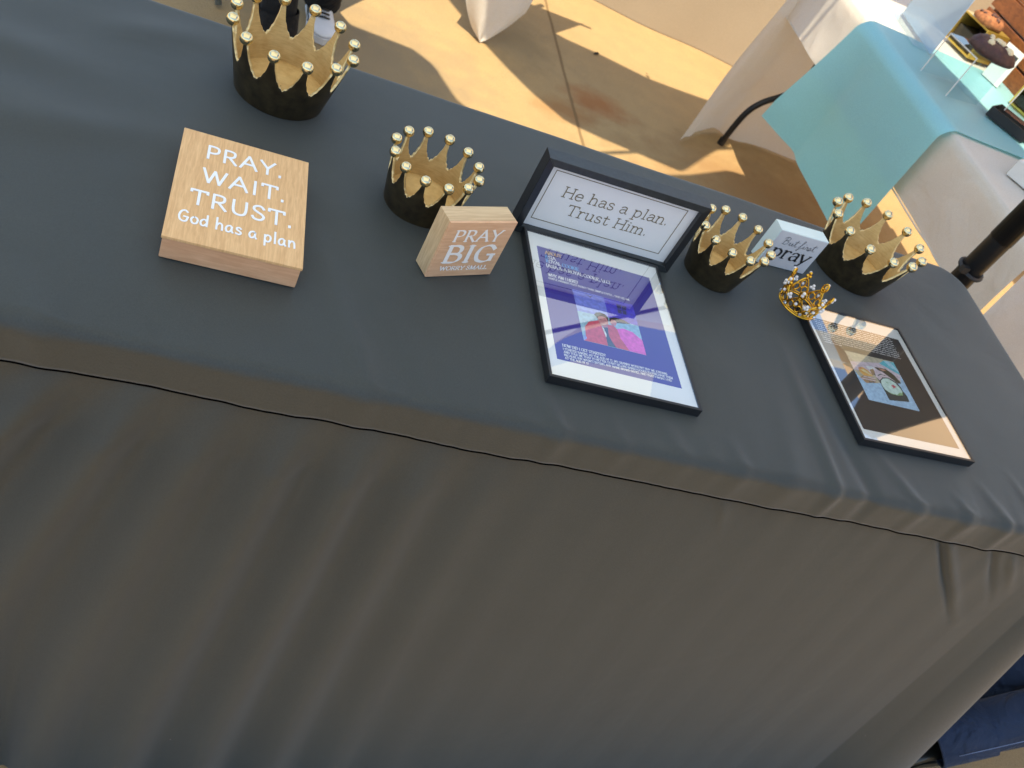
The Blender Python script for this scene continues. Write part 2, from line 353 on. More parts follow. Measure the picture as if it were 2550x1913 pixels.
# ------------------------------------------------------------------ lettering (hand-drawn stroke alphabets)
def G_(w, *strokes, serif=()):
    out = []
    for s in strokes:
        cur = s.startswith('~'); pts = [tuple(float(c) for c in q.split(',')) for q in s.lstrip('~').split()]
        out.append((cur, pts))
    return w, out, serif
CAPS = {
 'A': G_(.9, '.02,0 .45,1', '.45,1 .88,0', '.17,.36 .73,.36', serif=((.02, 0, .13), (.88, 0, .13))),
 'B': G_(.74, '.12,0 .12,1', '~.12,1 .42,1 .6,.88 .6,.66 .44,.53 .12,.52', '~.12,.52 .46,.52 .68,.4 .68,.16 .48,0 .12,0', serif=((.08, 0, .1), (.08, 1, .1))),
 'C': G_(.82, '~.76,.8 .62,.97 .42,1 .16,.86 .06,.5 .16,.14 .42,0 .62,.03 .77,.2'),
 'D': G_(.88, '.12,0 .12,1', '~.12,1 .42,1 .7,.85 .82,.5 .7,.15 .42,0 .12,0', serif=((.08, 0, .1), (.08, 1, .1))),
 'E': G_(.66, '.12,0 .12,1', '.12,1 .58,1', '.12,.52 .5,.52', '.12,0 .61,0', '.58,1 .58,.86', '.61,0 .61,.15', serif=((.08, 0, .1), (.08, 1, .1))),
 'F': G_(.62, '.12,0 .12,1', '.12,1 .58,1', '.12,.52 .5,.52', '.58,1 .58,.86', serif=((.12, 0, .13), (.08, 1, .1))),
 'G': G_(.88, '~.78,.8 .62,.97 .42,1 .16,.86 .06,.5 .16,.14 .42,0 .64,.03 .79,.16', '.79,.1 .79,.44', '.55,.44 .9,.44'),
 'H': G_(.88, '.13,0 .13,1', '.75,0 .75,1', '.13,.52 .75,.52', serif=((.13, 0, .13), (.13, 1, .13), (.75, 0, .13), (.75, 1, .13))),
 'I': G_(.38, '.19,0 .19,1', serif=((.19, 0, .13), (.19, 1, .13))),
 'J': G_(.5, '~.34,1 .34,.2 .24,.0 .05,.02', serif=((.34, 1, .13),)),
 'K': G_(.8, '.13,0 .13,1', '.7,1 .15,.45', '.3,.6 .76,0', serif=((.13, 0, .13), (.13, 1, .13), (.72, 0, .1), (.68, 1, .1))),
 'L': G_(.64, '.13,1 .13,0', '.13,0 .6,0', '.6,0 .6,.16', serif=((.13, 1, .13),)),
 'M': G_(1.04, '.13,0 .16,1', '.16,1 .52,.06', '.52,.06 .88,1', '.88,1 .92,0', serif=((.13, 0, .11), (.92, 0, .12), (.12, 1, .08), (.93, 1, .08))),
 'N': G_(.9, '.13,0 .13,1', '.13,1 .77,0', '.77,0 .77,1', serif=((.13, 0, .11), (.1, 1, .1), (.77, 1, .11))),
 'O': G_(.92, '~.46,1 .18,.87 .06,.5 .18,.13 .46,0 .74,.13 .86,.5 .74,.87 .46,1'),
 'P': G_(.7, '.13,0 .13,1', '~.13,1 .44,1 .63,.89 .63,.62 .44,.48 .13,.46', serif=((.13, 0, .13), (.08, 1, .1))),
 'R': G_(.8, '.13,0 .13,1', '~.13,1 .44,1 .62,.9 .62,.64 .44,.5 .13,.48', '.36,.49 .74,0', serif=((.13, 0, .13), (.08, 1, .1), (.76, 0, .08))),
 'S': G_(.66, '~.58,.82 .46,.97 .3,1 .12,.9 .1,.7 .28,.55 .48,.43 .6,.25 .5,.05 .32,0 .13,.05 .05,.2'),
 'T': G_(.8, '.4,0 .4,1', '.02,1 .78,1', '.02,1 .02,.85', '.78,1 .78,.85', serif=((.4, 0, .13),)),
 'U': G_(.86, '~.12,1 .12,.4 .2,.1 .43,0 .66,.1 .74,.4 .74,1', serif=((.12, 1, .12), (.74, 1, .12))),
 'V': G_(.86, '.04,1 .43,0', '.43,0 .82,1', serif=((.04, 1, .12), (.82, 1, .11))),
 'W': G_(1.2, '.04,1 .34,0', '.34,0 .6,.92', '.6,.92 .86,0', '.86,0 1.16,1', serif=((.04, 1, .12), (1.16, 1, .11))),
 'Y': G_(.82, '.03,1 .41,.46', '.79,1 .41,.46', '.41,.46 .41,0', serif=((.03, 1, .12), (.79, 1, .11), (.41, 0, .13))),
 '1': G_(.45, '.25,0 .25,1', '.25,1 .08,.85', serif=((.25, 0, .13),)),
 '2': G_(.62, '~.08,.78 .18,.97 .38,.98 .52,.8 .45,.5 .08,.02', '.08,.02 .58,.02'),
 '.': G_(.34, '.12,.02 .12,.13'), ',': G_(.3, '.18,.08 .1,-.14'), "'": G_(.22, '.12,1 .1,.78'), ' ': G_(.34),
 '?': G_(.55, '~.06,.8 .16,.97 .34,.98 .47,.8 .4,.6 .26,.48 .25,.28', '.2,.05 .3,.05'),
 '(': G_(.36, '~.3,1.08 .14,.8 .1,.45 .14,.1 .3,-.18'), ')': G_(.36, '~.06,1.08 .22,.8 .26,.45 .22,.1 .06,-.18'),
 '&': G_(.9, '~.82,.42 .66,.12 .4,0 .12,.1 .1,.34 .3,.54 .52,.7 .52,.92 .36,1 .22,.88 .3,.6 .8,0'),
}
LOW = {
 'a': G_(.64, '~.1,.52 .2,.64 .34,.66 .48,.58 .5,.4 .5,.12 .55,.02 .63,.03', '~.5,.39 .3,.38 .11,.29 .08,.13 .2,0 .36,.04 .5,.18'),
 'e': G_(.64, '.07,.36 .58,.36', '~.58,.36 .52,.58 .33,.66 .13,.55 .06,.33 .14,.08 .34,0 .58,.11'),
 'h': G_(.72, '.13,0 .13,1', '~.13,.45 .25,.62 .42,.66 .54,.56 .57,.4 .57,0', serif=((.13, 0, .13), (.57, 0, .13), (.08, 1, .08))),
 'i': G_(.34, '.17,0 .17,.66', '.13,.9 .21,.9', serif=((.17, 0, .13), (.12, .66, .08))),
 'l': G_(.34, '.17,0 .17,1', serif=((.17, 0, .13), (.12, 1, .08))),
 'm': G_(1.06, '.13,0 .13,.66', '~.13,.45 .23,.62 .36,.66 .48,.57 .51,.4 .51,0', '~.51,.45 .62,.62 .75,.66 .87,.57 .9,.4 .9,0', serif=((.13, 0, .11), (.08, .66, .08), (.51, 0, .11), (.9, 0, .11))),
 'n': G_(.72, '.13,0 .13,.66', '~.13,.45 .25,.62 .42,.66 .54,.56 .57,.4 .57,0', serif=((.13, 0, .13), (.57, 0, .13), (.08, .66, .08))),
 'p': G_(.7, '.13,-.3 .13,.66', '~.13,.5 .26,.64 .42,.65 .58,.5 .6,.33 .56,.15 .42,.01 .26,.02 .13,.15', serif=((.13, -.3, .13), (.08, .66, .08))),
 'r': G_(.52, '.13,0 .13,.66', '~.13,.4 .22,.58 .35,.67 .47,.61', serif=((.13, 0, .14), (.08, .66, .08))),
 's': G_(.54, '~.45,.54 .36,.64 .24,.66 .1,.58 .12,.43 .26,.35 .42,.28 .47,.14 .38,.02 .25,0 .12,.03 .06,.15'),
 't': G_(.5, '~.2,.88 .2,.16 .28,.01 .4,.02 .48,.14', '.03,.66 .44,.66'),
 'u': G_(.72, '~.13,.66 .13,.2 .22,.02 .38,.02 .55,.2', '.55,.66 .55,0', serif=((.08, .66, .08), (.5, .66, .08), (.6, 0, .08))),
 'y': G_(.66, '.04,.66 .32,.02', '~.62,.66 .32,.02 .2,-.24 .03,-.28', serif=((.05, .66, .12), (.6, .66, .1))),
}
HAND = {
 'G': G_(.8, '~.64,.86 .45,1 .2,.88 .06,.5 .16,.12 .42,0 .62,.1 .7,.38', '.4,.44 .74,.42'),
 'o': G_(.6, '~.30,.6 .14,.52 .06,.3 .16,.06 .34,.0 .5,.12 .54,.36 .44,.54 .30,.6'),
 'd': G_(.64, '~.5,.44 .36,.58 .16,.5 .06,.26 .16,.03 .34,.03 .48,.2', '.52,1 .54,0'),
 'h': G_(.66, '.1,1.05 .12,0', '~.12,.34 .26,.56 .42,.58 .52,.42 .55,.0'),
 'a': G_(.66, '~.48,.5 .36,.6 .16,.52 .06,.28 .14,.04 .32,.03 .46,.2 .5,.5', '~.5,.52 .5,.16 .6,.0'),
 's': G_(.54, '~.44,.52 .3,.62 .12,.55 .14,.4 .36,.28 .46,.14 .32,.0 .06,.06'),
 'p': G_(.66, '.1,.6 .12,-.36', '~.12,.42 .28,.6 .48,.55 .56,.32 .46,.06 .28,.0 .13,.12'),
 'l': G_(.28, '.12,1.05 .14,0'),
 'n': G_(.66, '.1,.6 .12,0', '~.12,.34 .26,.56 .42,.58 .52,.42 .55,.0'),
 ' ': G_(.3),
}
SCRIPT = {
 'B': G_(.8, '~.2,.02 .26,.5 .34,1', '~.05,.8 .3,1.05 .62,.98 .6,.72 .3,.55', '~.3,.55 .62,.52 .6,.2 .36,.0 .12,.06'),
 'u': G_(.55, '~.0,.1 .12,.42 .1,.1 .24,.02 .4,.4 .38,.06 .55,.1'),
 't': G_(.4, '~.0,.1 .16,.5 .24,.95 .16,.3 .2,.03 .4,.12', '~.04,.62 .24,.68 .46,.72'),
 'f': G_(.42, '~.0,.1 .2,.5 .36,.98 .26,1.05 .14,.3 .02,-.42 .0,-.2 .42,.14'),
 'i': G_(.3, '~.0,.1 .12,.42 .1,.08 .3,.12', '.18,.68 .21,.71'),
 'r': G_(.38, '~.0,.1 .12,.48 .18,.36 .28,.38 .24,.06 .38,.12'),
 's': G_(.36, '~.0,.1 .16,.46 .24,.2 .14,.0 .0,.04 .36,.12'),
 ' ': G_(.25),
}
def lettering(name, text, x0, x1, base, cap, alpha, mat, parent, plane, weight=0.1, nib=None, serif=False, sw=0.07, lift=0.0004, slant=0.0, thick=0.0, gap=0.08, fit=True, rise=0.0):
    """ribbon letters on a plane; plane(u, v, w) -> local xyz; x0..x1 is the width of the line, cap the cap height"""
    mb = MB(); pen = 0.0; ribs = []
    lo, hi = 1e9, -1e9
    for ch in text:
        g = alpha.get(ch) or LOW.get(ch) or CAPS.get(ch)
        w, strokes, ser = g
        for cur, pts in strokes:
            P = catmull(pts, 6) if cur else [np.array(p, float) for p in pts]
            P = [np.array((p[0] + pen + slant * p[1], p[1])) for p in P]
            ribs.append((P, None)); lo = min(lo, min(p[0] for p in P)); hi = max(hi, max(p[0] for p in P))
        if serif:
            for sx, sy, hw in ser:
                ribs.append(([np.array((pen + sx - hw + slant * sy, sy)), np.array((pen + sx + hw + slant * sy, sy))], sw))
                lo = min(lo, pen + sx - hw); hi = max(hi, pen + sx + hw)
        pen += w + gap
    ax = (x1 - x0) / (hi - lo) if fit else cap
    k = 0
    for P, fixed in ribs:
        k += 1; n = len(P); L = []; Rr = []
        Q = [np.array((p[0] * ax / cap, p[1])) for p in P]     # in cap-height units
        for i in range(n):
            t = Q[min(i + 1, n - 1)] - Q[max(i - 1, 0)]; t = t / (np.linalg.norm(t) + 1e-9)
            nn = np.array((-t[1], t[0]))
            if fixed: w = fixed
            elif nib:
                ang = math.atan2(t[1], t[0]); w = nib[0] + (nib[1] - nib[0]) * abs(math.sin(ang - nib[2]))
            else: w = weight
            e = np.zeros(2); shut = np.linalg.norm(Q[0] - Q[-1]) < 1e-6
            if shut and i in (0, n - 1):
                t = Q[1] - Q[-2]; t = t / (np.linalg.norm(t) + 1e-9); nn = np.array((-t[1], t[0]))
            elif i == 0: e = -t * w * 0.30
            if i == n - 1: e = t * w * 0.30
            L.append(Q[i] + nn * w / 2 + e); Rr.append(Q[i] - nn * w / 2 + e)
        z = lift + 0.00002 * (k % 12)
        cv = lambda q: plane(x0 + (q[0] - lo * ax / cap) * cap, base + q[1] * cap + rise * (q[0] * cap), z)
        vs = [cv(q) for q in L] + [cv(q) for q in Rr]
        fs = [(i, n + i, n + i + 1, i + 1) for i in range(n - 1)]
        mb.add(vs, fs)
    o = mb.build(name, mat, parent)
    if thick:
        sm = o.modifiers.new('thickness', 'SOLIDIFY'); sm.thickness = thick; sm.offset = 0
    return o

# ------------------------------------------------------------------ ground
gmb = MB()
gmb.add([(-250, -250, 0), (250, -250, 0), (250, 250, 0), (-250, 250, 0)], [(0, 1, 2, 3)])
tag(gmb.build('ground', 'concrete'), kind='structure')

# ------------------------------------------------------------------ unseen roofs overhead, edges shaped so their gaps leave the sunlit ground strips
HC = 2.40
OFF = (SUN.x / SUN.z * HC, SUN.y / SUN.z * HC)
def gr(x, y): return (1.3866 + (x - 1.3866) * 1.0635, -.7429 + (y + .7429) * 1.0635)
def up(pts): return [(gr(x, y)[0] + OFF[0], gr(x, y)[1] + OFF[1]) for x, y in pts]
edge_a = up([(-0.6, 3.4), (1.35, 3.3), (1.69, 2.52), (1.765, 2.404), (1.873, 2.397), (2.014, 2.387), (2.093, 2.323), (2.126, 2.242), (2.17, 2.138), (2.30, 2.03), (2.62, 1.96), (2.95, 2.07), (3.15, 2.17), (3.374, 2.31), (3.75, 2.345)])
edge_b = up([(1.95, 3.6), (2.181, 2.897), (2.317, 2.63), (2.396, 2.506), (2.485, 2.382), (2.618, 2.248), (2.753, 2.217), (3.115, 2.168), (3.327, 2.41), (3.56, 2.636), (4.31, 2.73), (5.5, 2.78)])
edge_c = up([(2.30, 3.8), (2.53, 3.164), (2.629, 2.984), (2.727, 2.952), (2.884, 2.931), (3.12, 2.873), (3.302, 2.875), (4.31, 2.93), (5.6, 2.98)])
def dense(pts, step=0.06):
    out = []
    for (ax, ay), (bx, by) in zip(pts, pts[1:]):
        k = max(1, int(math.hypot(bx - ax, by - ay) / step))
        out += [(ax + (bx - ax) * i / k, ay + (by - ay) * i / k) for i in range(k)]
    out.append(pts[-1]); return out
def canopy(top, bottom, mat, parent, rise):
    """cloth roof between two edge lines that face each other, arched by rise in the middle"""
    def resample(P, n):
        P = np.array(P); d = np.r_[0, np.cumsum(np.hypot(*np.diff(P, axis=0).T))]; t = np.linspace(0, d[-1], n)
        return np.c_[np.interp(t, d, P[:, 0]), np.interp(t, d, P[:, 1])]
    n, k = 120, 14
    A, B = resample(top, n), resample(bottom, n)
    G = np.zeros((k + 1, n, 3))
    for j in range(k + 1):
        f = j / k; G[j, :, :2] = A * (1 - f) + B * f; G[j, :, 2] = HC + rise * math.sin(math.pi * f)
    return MB().sheet(G).build('canopy', mat, parent, smooth=True)
tent = thing('market_tent', 'white market tent with a black pole standing behind the crown table', 'tent', (0, 0, 0))
canopy(edge_a, [(-1.2, -1.0), (3.35, -1.0)], 'canopy_white', tent, 0.75)  # unseen roof; back edge projected from the shadow border, right end trimmed for light
def pole(parent, x, y, r, mat, h=HC, name='pole'):
    mb = MB(); mb.tube([(x, y, 0), (x, y, h)], r, 20)
    return mb.build(name, mat, parent, smooth=True)
PX, PY = 3.112, 0.795
pole(tent, PX, PY, 0.0275, 'black_steel')
pole(tent, -1.5, 2.2, 0.0275, 'black_steel'); pole(tent, -1.5, -1.0, 0.0275, 'black_steel'); pole(tent, 3.3, -.97, 0.0275, 'black_steel')
st = MB()
st.tube([(PX + 0.031 * math.cos(a), PY + 0.031 * math.sin(a), TZ - 0.005 + 0.006 * math.sin(a)) for a in np.linspace(0, 2 * math.pi, 24, endpoint=False)], 0.0055, 8, closed=True)
st.box((PX - 0.043, PY - 0.024, TZ - 0.009), (PX - 0.026, PY - 0.010, TZ + 0.007))
st.build('strap', 'black_plastic', tent, smooth=False)
sl = MB(); sl.tube([(PX, PY, TZ + 0.09), (PX, PY, HC)], 0.0290, 20); sl.build('upper_tube', 'black_steel', tent, smooth=True)
awn = thing('added_shade_strip', 'unseen narrow awning added to cast the shaded band beyond the crown table', 'awning')  # added strip, its outline projected up from the shaded band it casts
canopy(edge_c, edge_b, 'canopy_white', awn, 0.12)
pole(awn, edge_c[0][0], edge_c[0][1], 0.02, 'grey_steel'); pole(awn, edge_c[-1][0], edge_c[-1][1], 0.02, 'grey_steel')
mb = MB(); mb.tube([(2.3, 1.62, HC - .03), (4.3, 2.75, HC - .03)], .010, 8); mb.build('cross_bar', 'black_steel', awn)
pav = thing('reflected_tan_roof', 'unseen tan roof with a dark panel, added for the reflection in the right frame', 'tent')  # roof added to give the right frame's glass a tan reflection
TG = np.zeros((15, 31, 3))
for i in range(15):
    for j in range(31):
        TG[i, j] = (4.66 + 3.8 * i / 14, -1.0 + 7.0 * j / 30, HC + .02 + 0.45 * math.sin(math.pi * i / 14) * math.sin(math.pi * j / 30))
MB().sheet(TG).build('canopy', 'canopy_tan', pav, smooth=True)
mb = MB(); vp = [(4.45, 1.86), (4.58, 1.78), (5.09, 2.02), (5.5, 2.2), (5.5, 2.85), (4.98, 2.46)]
mb.add([(x, y, HC - .035) for x, y in vp] + [(x, y, HC - .015) for x, y in vp], [(5, 4, 3, 2, 1, 0), (6, 7, 8, 9, 10, 11)] + [(i, (i + 1) % 6, 6 + (i + 1) % 6, 6 + i) for i in range(6)]); mb.build('reflected_dark_panel', 'black_plastic', pav)  # dark sheet added to make the dark band in that reflection
mb = MB(); mb.tube([(4.95, -.5, HC - .01), (5.35, 2.0, HC - .01)], .02, 8); mb.build('ridge_bar', 'black_steel', pav)
for px_, py_ in ((4.68, -.95), (4.68, 5.95), (8.42, -.95), (8.42, 5.95)): pole(pav, px_, py_, .025, 'black_steel', HC + .02)

# ------------------------------------------------------------------ black table and its cloth
TX0, TX1, TY0, TY1 = 0.61, 3.047, 0.0, 0.762
def folding_table(name, label, x0, x1, y0, y1, z, along, mat='white_plastic'):
    t = thing(name, label, 'table')
    mb = MB(); mb.box((x0 + .012, y0 + .012, z - 0.045), (x1 - .012, y1 - .012, z - 0.013)); mb.build('tabletop', mat, t, bevel=0.012)
    return t
t1 = folding_table('folding_table', 'long folding table hidden under the black cloth', TX0, TX1, TY0, TY1, TZ, 'x')
for xx in (TX0 + 0.25, TX1 - 0.25):
    for yy in (TY0 + 0.1, TY1 - 0.1):
        mb = MB(); mb.tube([(xx, yy, 0), (xx, yy, TZ - .046)], 0.013, 10); mb.build('leg', 'black_steel', t1, smooth=True)

NL = 760
def outline(d, rad, out=None):
    """points round the rounded rectangle inset by d (negative d = outside)"""
    x0, x1, y0, y1 = TX0 + d, TX1 - d, TY0 + d, TY1 - d
    r = max(rad - d, 0.0006); r = min(r, (y1 - y0) / 2 - 1e-4)
    P = []
    def seg(ax, ay, bx, by, n):
        for i in range(n): P.append((ax + (bx - ax) * i / n, ay + (by - ay) * i / n))
    def arc(cx, cy, a0, n):
        for i in range(n):
            a = a0 + math.pi / 2 * i / n; P.append((cx + r * math.cos(a), cy + r * math.sin(a)))
    seg(x0 + r, y0, x1 - r, y0, NL); arc(x1 - r, y0 + r, -math.pi / 2, 16)
    seg(x1, y0 + r, x1, y1 - r, 110); arc(x1 - r, y1 - r, 0, 16)
    seg(x1 - r, y1, x0 + r, y1, NL); arc(x0 + r, y1 - r, math.pi / 2, 16)
    seg(x0, y1 - r, x0, y0 + r, 110); arc(x0 + r, y0 + r, math.pi, 16)
    return np.array(P)
NP_ = 2 * (NL + 110 + 16 + 16)
o0 = outline(0, 0.075)
tang = np.roll(o0, -1, 0) - np.roll(o0, 1, 0); tang /= np.linalg.norm(tang, axis=1)[:, None]
NRM = np.c_[tang[:, 1], -tang[:, 0]]
arc_s = np.r_[0, np.cumsum(np.linalg.norm(np.diff(o0, axis=0), axis=1))]
def vnoise1(x, seed=0):
    i = np.floor(x).astype(int); f = x - i; f = f * f * (3 - 2 * f)
    h = lambda k: np.modf(np.abs(np.sin((k + seed * 57.3) * 12.9898) * 43758.5453))[0]
    return h(i) * (1 - f) + h(i + 1) * f - 0.5
def vnoise2(x, y, seed=0):
    i = np.floor(x).astype(int); j = np.floor(y).astype(int); f = x - i; g = y - j; f = f * f * (3 - 2 * f); g = g * g * (3 - 2 * g)
    h = lambda a, b: np.modf(np.abs(np.sin(a * 12.9898 + b * 78.233 + seed * 3.7) * 43758.5453))[0]
    return (h(i, j) * (1 - f) + h(i + 1, j) * f) * (1 - g) + (h(i, j + 1) * (1 - f) + h(i + 1, j + 1) * f) * g - 0.5
CREASES = [  # x0 y0 x1 y1 height width
 (1.555, .30, 1.640, -.02, .0034, .016), (1.60, .24, 1.70, -.02, -.0022, .022), (1.86, .12, 1.905, -.02, .0026, .012),
 (2.372, .34, 2.366, -.02, .0034, .011), (2.402, .30, 2.440, -.02, -.0030, .014), (2.470, .13, 2.545, -.02, .0026, .012),
 (2.33, .22, 2.28, -.02, .0020, .020), (1.22, .10, 1.28, -.02, .0030, .018), (1.10, .14, 1.17, -.02, .0028, .022), (1.36, .09, 1.40, -.02, -.002, .016),
 (1.66, .46, 1.70, .02, -.0020, .028), (1.18, .62, 1.40, .70, .0022, .030), (2.55, .55, 2.75, .30, .0016, .03), (1.02, .30, 1.42, .42, .0022, .030), (0.90, .52, 1.28, .50, .0030, .036), (0.95, .40, 1.30, .36, .0024, .04), (1.62, .52, 1.78, .16, .0016, .03), (2.05, .12, 2.10, -.02, .0016, .014),
 (2.70, .10, 2.74, -.02, .0022, .012), (2.80, .14, 2.83, -.02, .0022, .010), (2.88, .10, 2.92, -.02, .0020, .010), (2.62, .06, 2.65, -.02, .0018, .010),
 (1.70, .07, 1.72, -.02, .0014, .012), (1.98, .06, 2.0, -.02, .0012, .010), (2.18, .07, 2.2, -.02, .0016, .012), (1.48, .06, 1.50, -.02, .0016, .014)]
def wrinkle(x, y):
    z = 0.0026 * vnoise2(x * 5, y * 5, 1) + 0.0012 * vnoise2(x * 14, y * 14, 2)
    z = z + (0.0022 * vnoise1(x * 26 + y * 6, 12) + 0.0016 * vnoise1(x * 55 - y * 9, 13)) * np.exp(-np.abs(y) / 0.045)
    for ax, ay, bx, by, h, w in CREASES:
        dx, dy = bx - ax, by - ay; L = math.hypot(dx, dy)
        t = ((x - ax) * dx + (y - ay) * dy) / L / L
        d = np.abs((x - ax) * dy - (y - ay) * dx) / L
        env = np.clip(t / 0.7, 0, 1) * np.clip((1.12 - t) / 0.12, 0, 1) if by < 0 else np.clip(np.sin(np.clip(t, 0, 1) * math.pi), 0, 1)
        z = z + 1.7 * h * env * np.exp(-(d / (w * 1.15)) ** 2)
    return z
cloth = thing('tablecloth', 'long black tablecloth with a seamed skirt under the gold crowns', 'tablecloth', (0, 0, 0))
rings = []
for d in list(np.linspace(0.378, 0.03, 62)) + [0.022, 0.017]:
    o = outline(d, 0.075); z = TZ + wrinkle(o[:, 0], o[:, 1]); rings.append(np.c_[o, z])
RR = 0.016
wr_edge = wrinkle(o0[:, 0], np.clip(o0[:, 1], 0.0, 1))
for a in np.linspace(0.15, 1.0, 8):
    ang = a * math.pi / 2
    o = outline(RR * (1 - math.sin(ang)), 0.075)
    z = TZ - RR * (1 - math.cos(ang)) + wr_edge * math.cos(ang)
    rings.append(np.c_[o + NRM * (wr_edge * math.sin(ang))[:, None], z])
jit = 0.0030 * vnoise1(arc_s * 6, 3) + 0.0020 * vnoise1(arc_s * 31, 4) + 0.0010 * vnoise1(arc_s * 85, 5)
bulge = 0.004 * vnoise1(arc_s * 7, 6) + 0.0025 * vnoise1(arc_s * 23, 7)
for f in np.linspace(0.12, 1.0, 10):
    z = TZ - RR - f * (0.0455 + jit)
    push = wr_edge * (1 - 0.5 * f) + bulge * f + 0.002 * f
    rings.append(np.c_[o0 + NRM * push[:, None], z])
last = rings[-1].copy()
lip = last.copy(); lip[:, 2] -= 0.0012; lip[:, :2] -= NRM * 0.0030; rings.append(lip)
lip2 = lip.copy(); lip2[:, 2] += 0.004; lip2[:, :2] -= NRM * 0.004; rings.append(lip2)
def ring_mesh(rings):
    k = len(rings); n = len(rings[0]); V = np.concatenate(rings)
    F = [(i * n + j, i * n + (j + 1) % n, (i + 1) * n + (j + 1) % n, (i + 1) * n + j) for i in range(k - 1) for j in range(n)]
    mb = MB(); mb.v = [tuple(map(float, p)) for p in V]; mb.f = [tuple(reversed(f)) for f in F]; mb.mi = [0] * len(F); return mb
tp = ring_mesh(rings); nb0 = NL + 16 + 110 + 16
for i in range(NL - 1):
    a_, b_ = nb0 + NL - 1 - i, nb0 + NL - 2 - i
    tp.f.append((i, i + 1, b_, a_)); tp.mi.append(0)
tp.f.append(tuple(range(NL - 1, nb0 + 1))); tp.mi.append(0)
tp.f.append(tuple(range(nb0 + NL - 1, NP_)) + (0,)); tp.mi.append(0)
tp.build('top_panel', 'black_cloth', cloth, smooth=True)
sm_ = MB(); seam_ring = last.copy(); seam_ring[:, 2] -= 0.0022; seam_ring[:, :2] -= NRM * 0.0006; seam_ring[:, 2] -= 0.0006
sm_.tube([tuple(p) for p in seam_ring[::3]], 0.0011, 6, closed=True); sm_.build('seam_shade_line', 'seam_black', cloth, smooth=True)  # pure black tube added under the lip to draw the seam's shadow line
# skirt: leaning folds on the left, almost flat on the right, flaring to the hem
sk = []
xo, yo = o0[:, 0], o0[:, 1]
front = np.clip(-NRM[:, 1], 0, 1)
for zi, dep in enumerate(np.r_[np.linspace(-0.002, 0.03, 6), np.r_[np.linspace(0.036, 0.22, 32), np.linspace(0.235, 0.770, 36)]]):
    zz = -dep
    xs = xo.copy()
    for _ in range(6):
        k = 0.43 * np.exp(-np.clip(xs - 1.34, -0.4, 3) / 0.22); xs = xo - k * zz
    amp = 0.017 * min(1, dep / 0.10) * (0.02 + 0.98 / (1 + np.exp((xs - 1.78) / 0.07)))
    ph = (xs - 1.341) / 0.090
    ph = ph - 0.25 * (xs - 1.341)
    fold = -amp * np.cos(2 * math.pi * ph) * (0.8 + 0.5 * vnoise1(xs * 8, 8))
    gather = 0.004 * vnoise1(arc_s * 30, 9) * math.exp(-dep / 0.05) * min(1, dep / 0.01)
    broad = 0.006 * vnoise1(arc_s * 2.3 + 0.3 * dep, 10) * min(1, dep / 0.3) * 1.2
    side = 0.016 * np.sin(arc_s * 2 * math.pi / 0.16) * min(1, dep / 0.25) * (1 - front)
    flare = (0.140 + 0.065 * np.clip((xo - 2.9) / 0.12, 0, 1) + 0.095 * np.clip((2.7 - xo) / 1.3, 0, 1) * front) * dep
    cr = np.zeros_like(xo)
    for cx, sl_, w, h, z0, z1 in ((2.632, -0.98, .0060, -.0105, .004, .21), (2.652, -0.98, .012, .006, .004, .22), (2.755, -0.85, .008, -.007, .0, .14), (2.80, -0.85, .010, .005, .0, .11), (2.2, -.5, .010, .003, 0, .09)):
        env = np.clip(dep / 0.02, 0, 1) * np.clip((z1 - dep) / (z1 * 0.6), 0, 1)
        cr += h * env * np.exp(-(((xo - (cx - sl_ * dep * (1 if dep < .2 else .2 / dep))) / w) ** 2)) * (front > 0.9)
    flare = flare + 0.030 * min(1, dep / 0.12) * np.clip(np.minimum(np.abs(NRM[:, 0]), np.abs(NRM[:, 1])) / 0.6, 0, 1)
    push = -0.0055 + flare + fold * front + gather + broad + side + cr
    z = TZ - RR - 0.0455 - jit - dep + 0.002
    z = np.maximum(z, 0.004)
    sk.append(np.c_[o0 + NRM * push[:, None], z])
ring_mesh(sk).build('skirt', 'black_cloth', cloth, smooth=True)

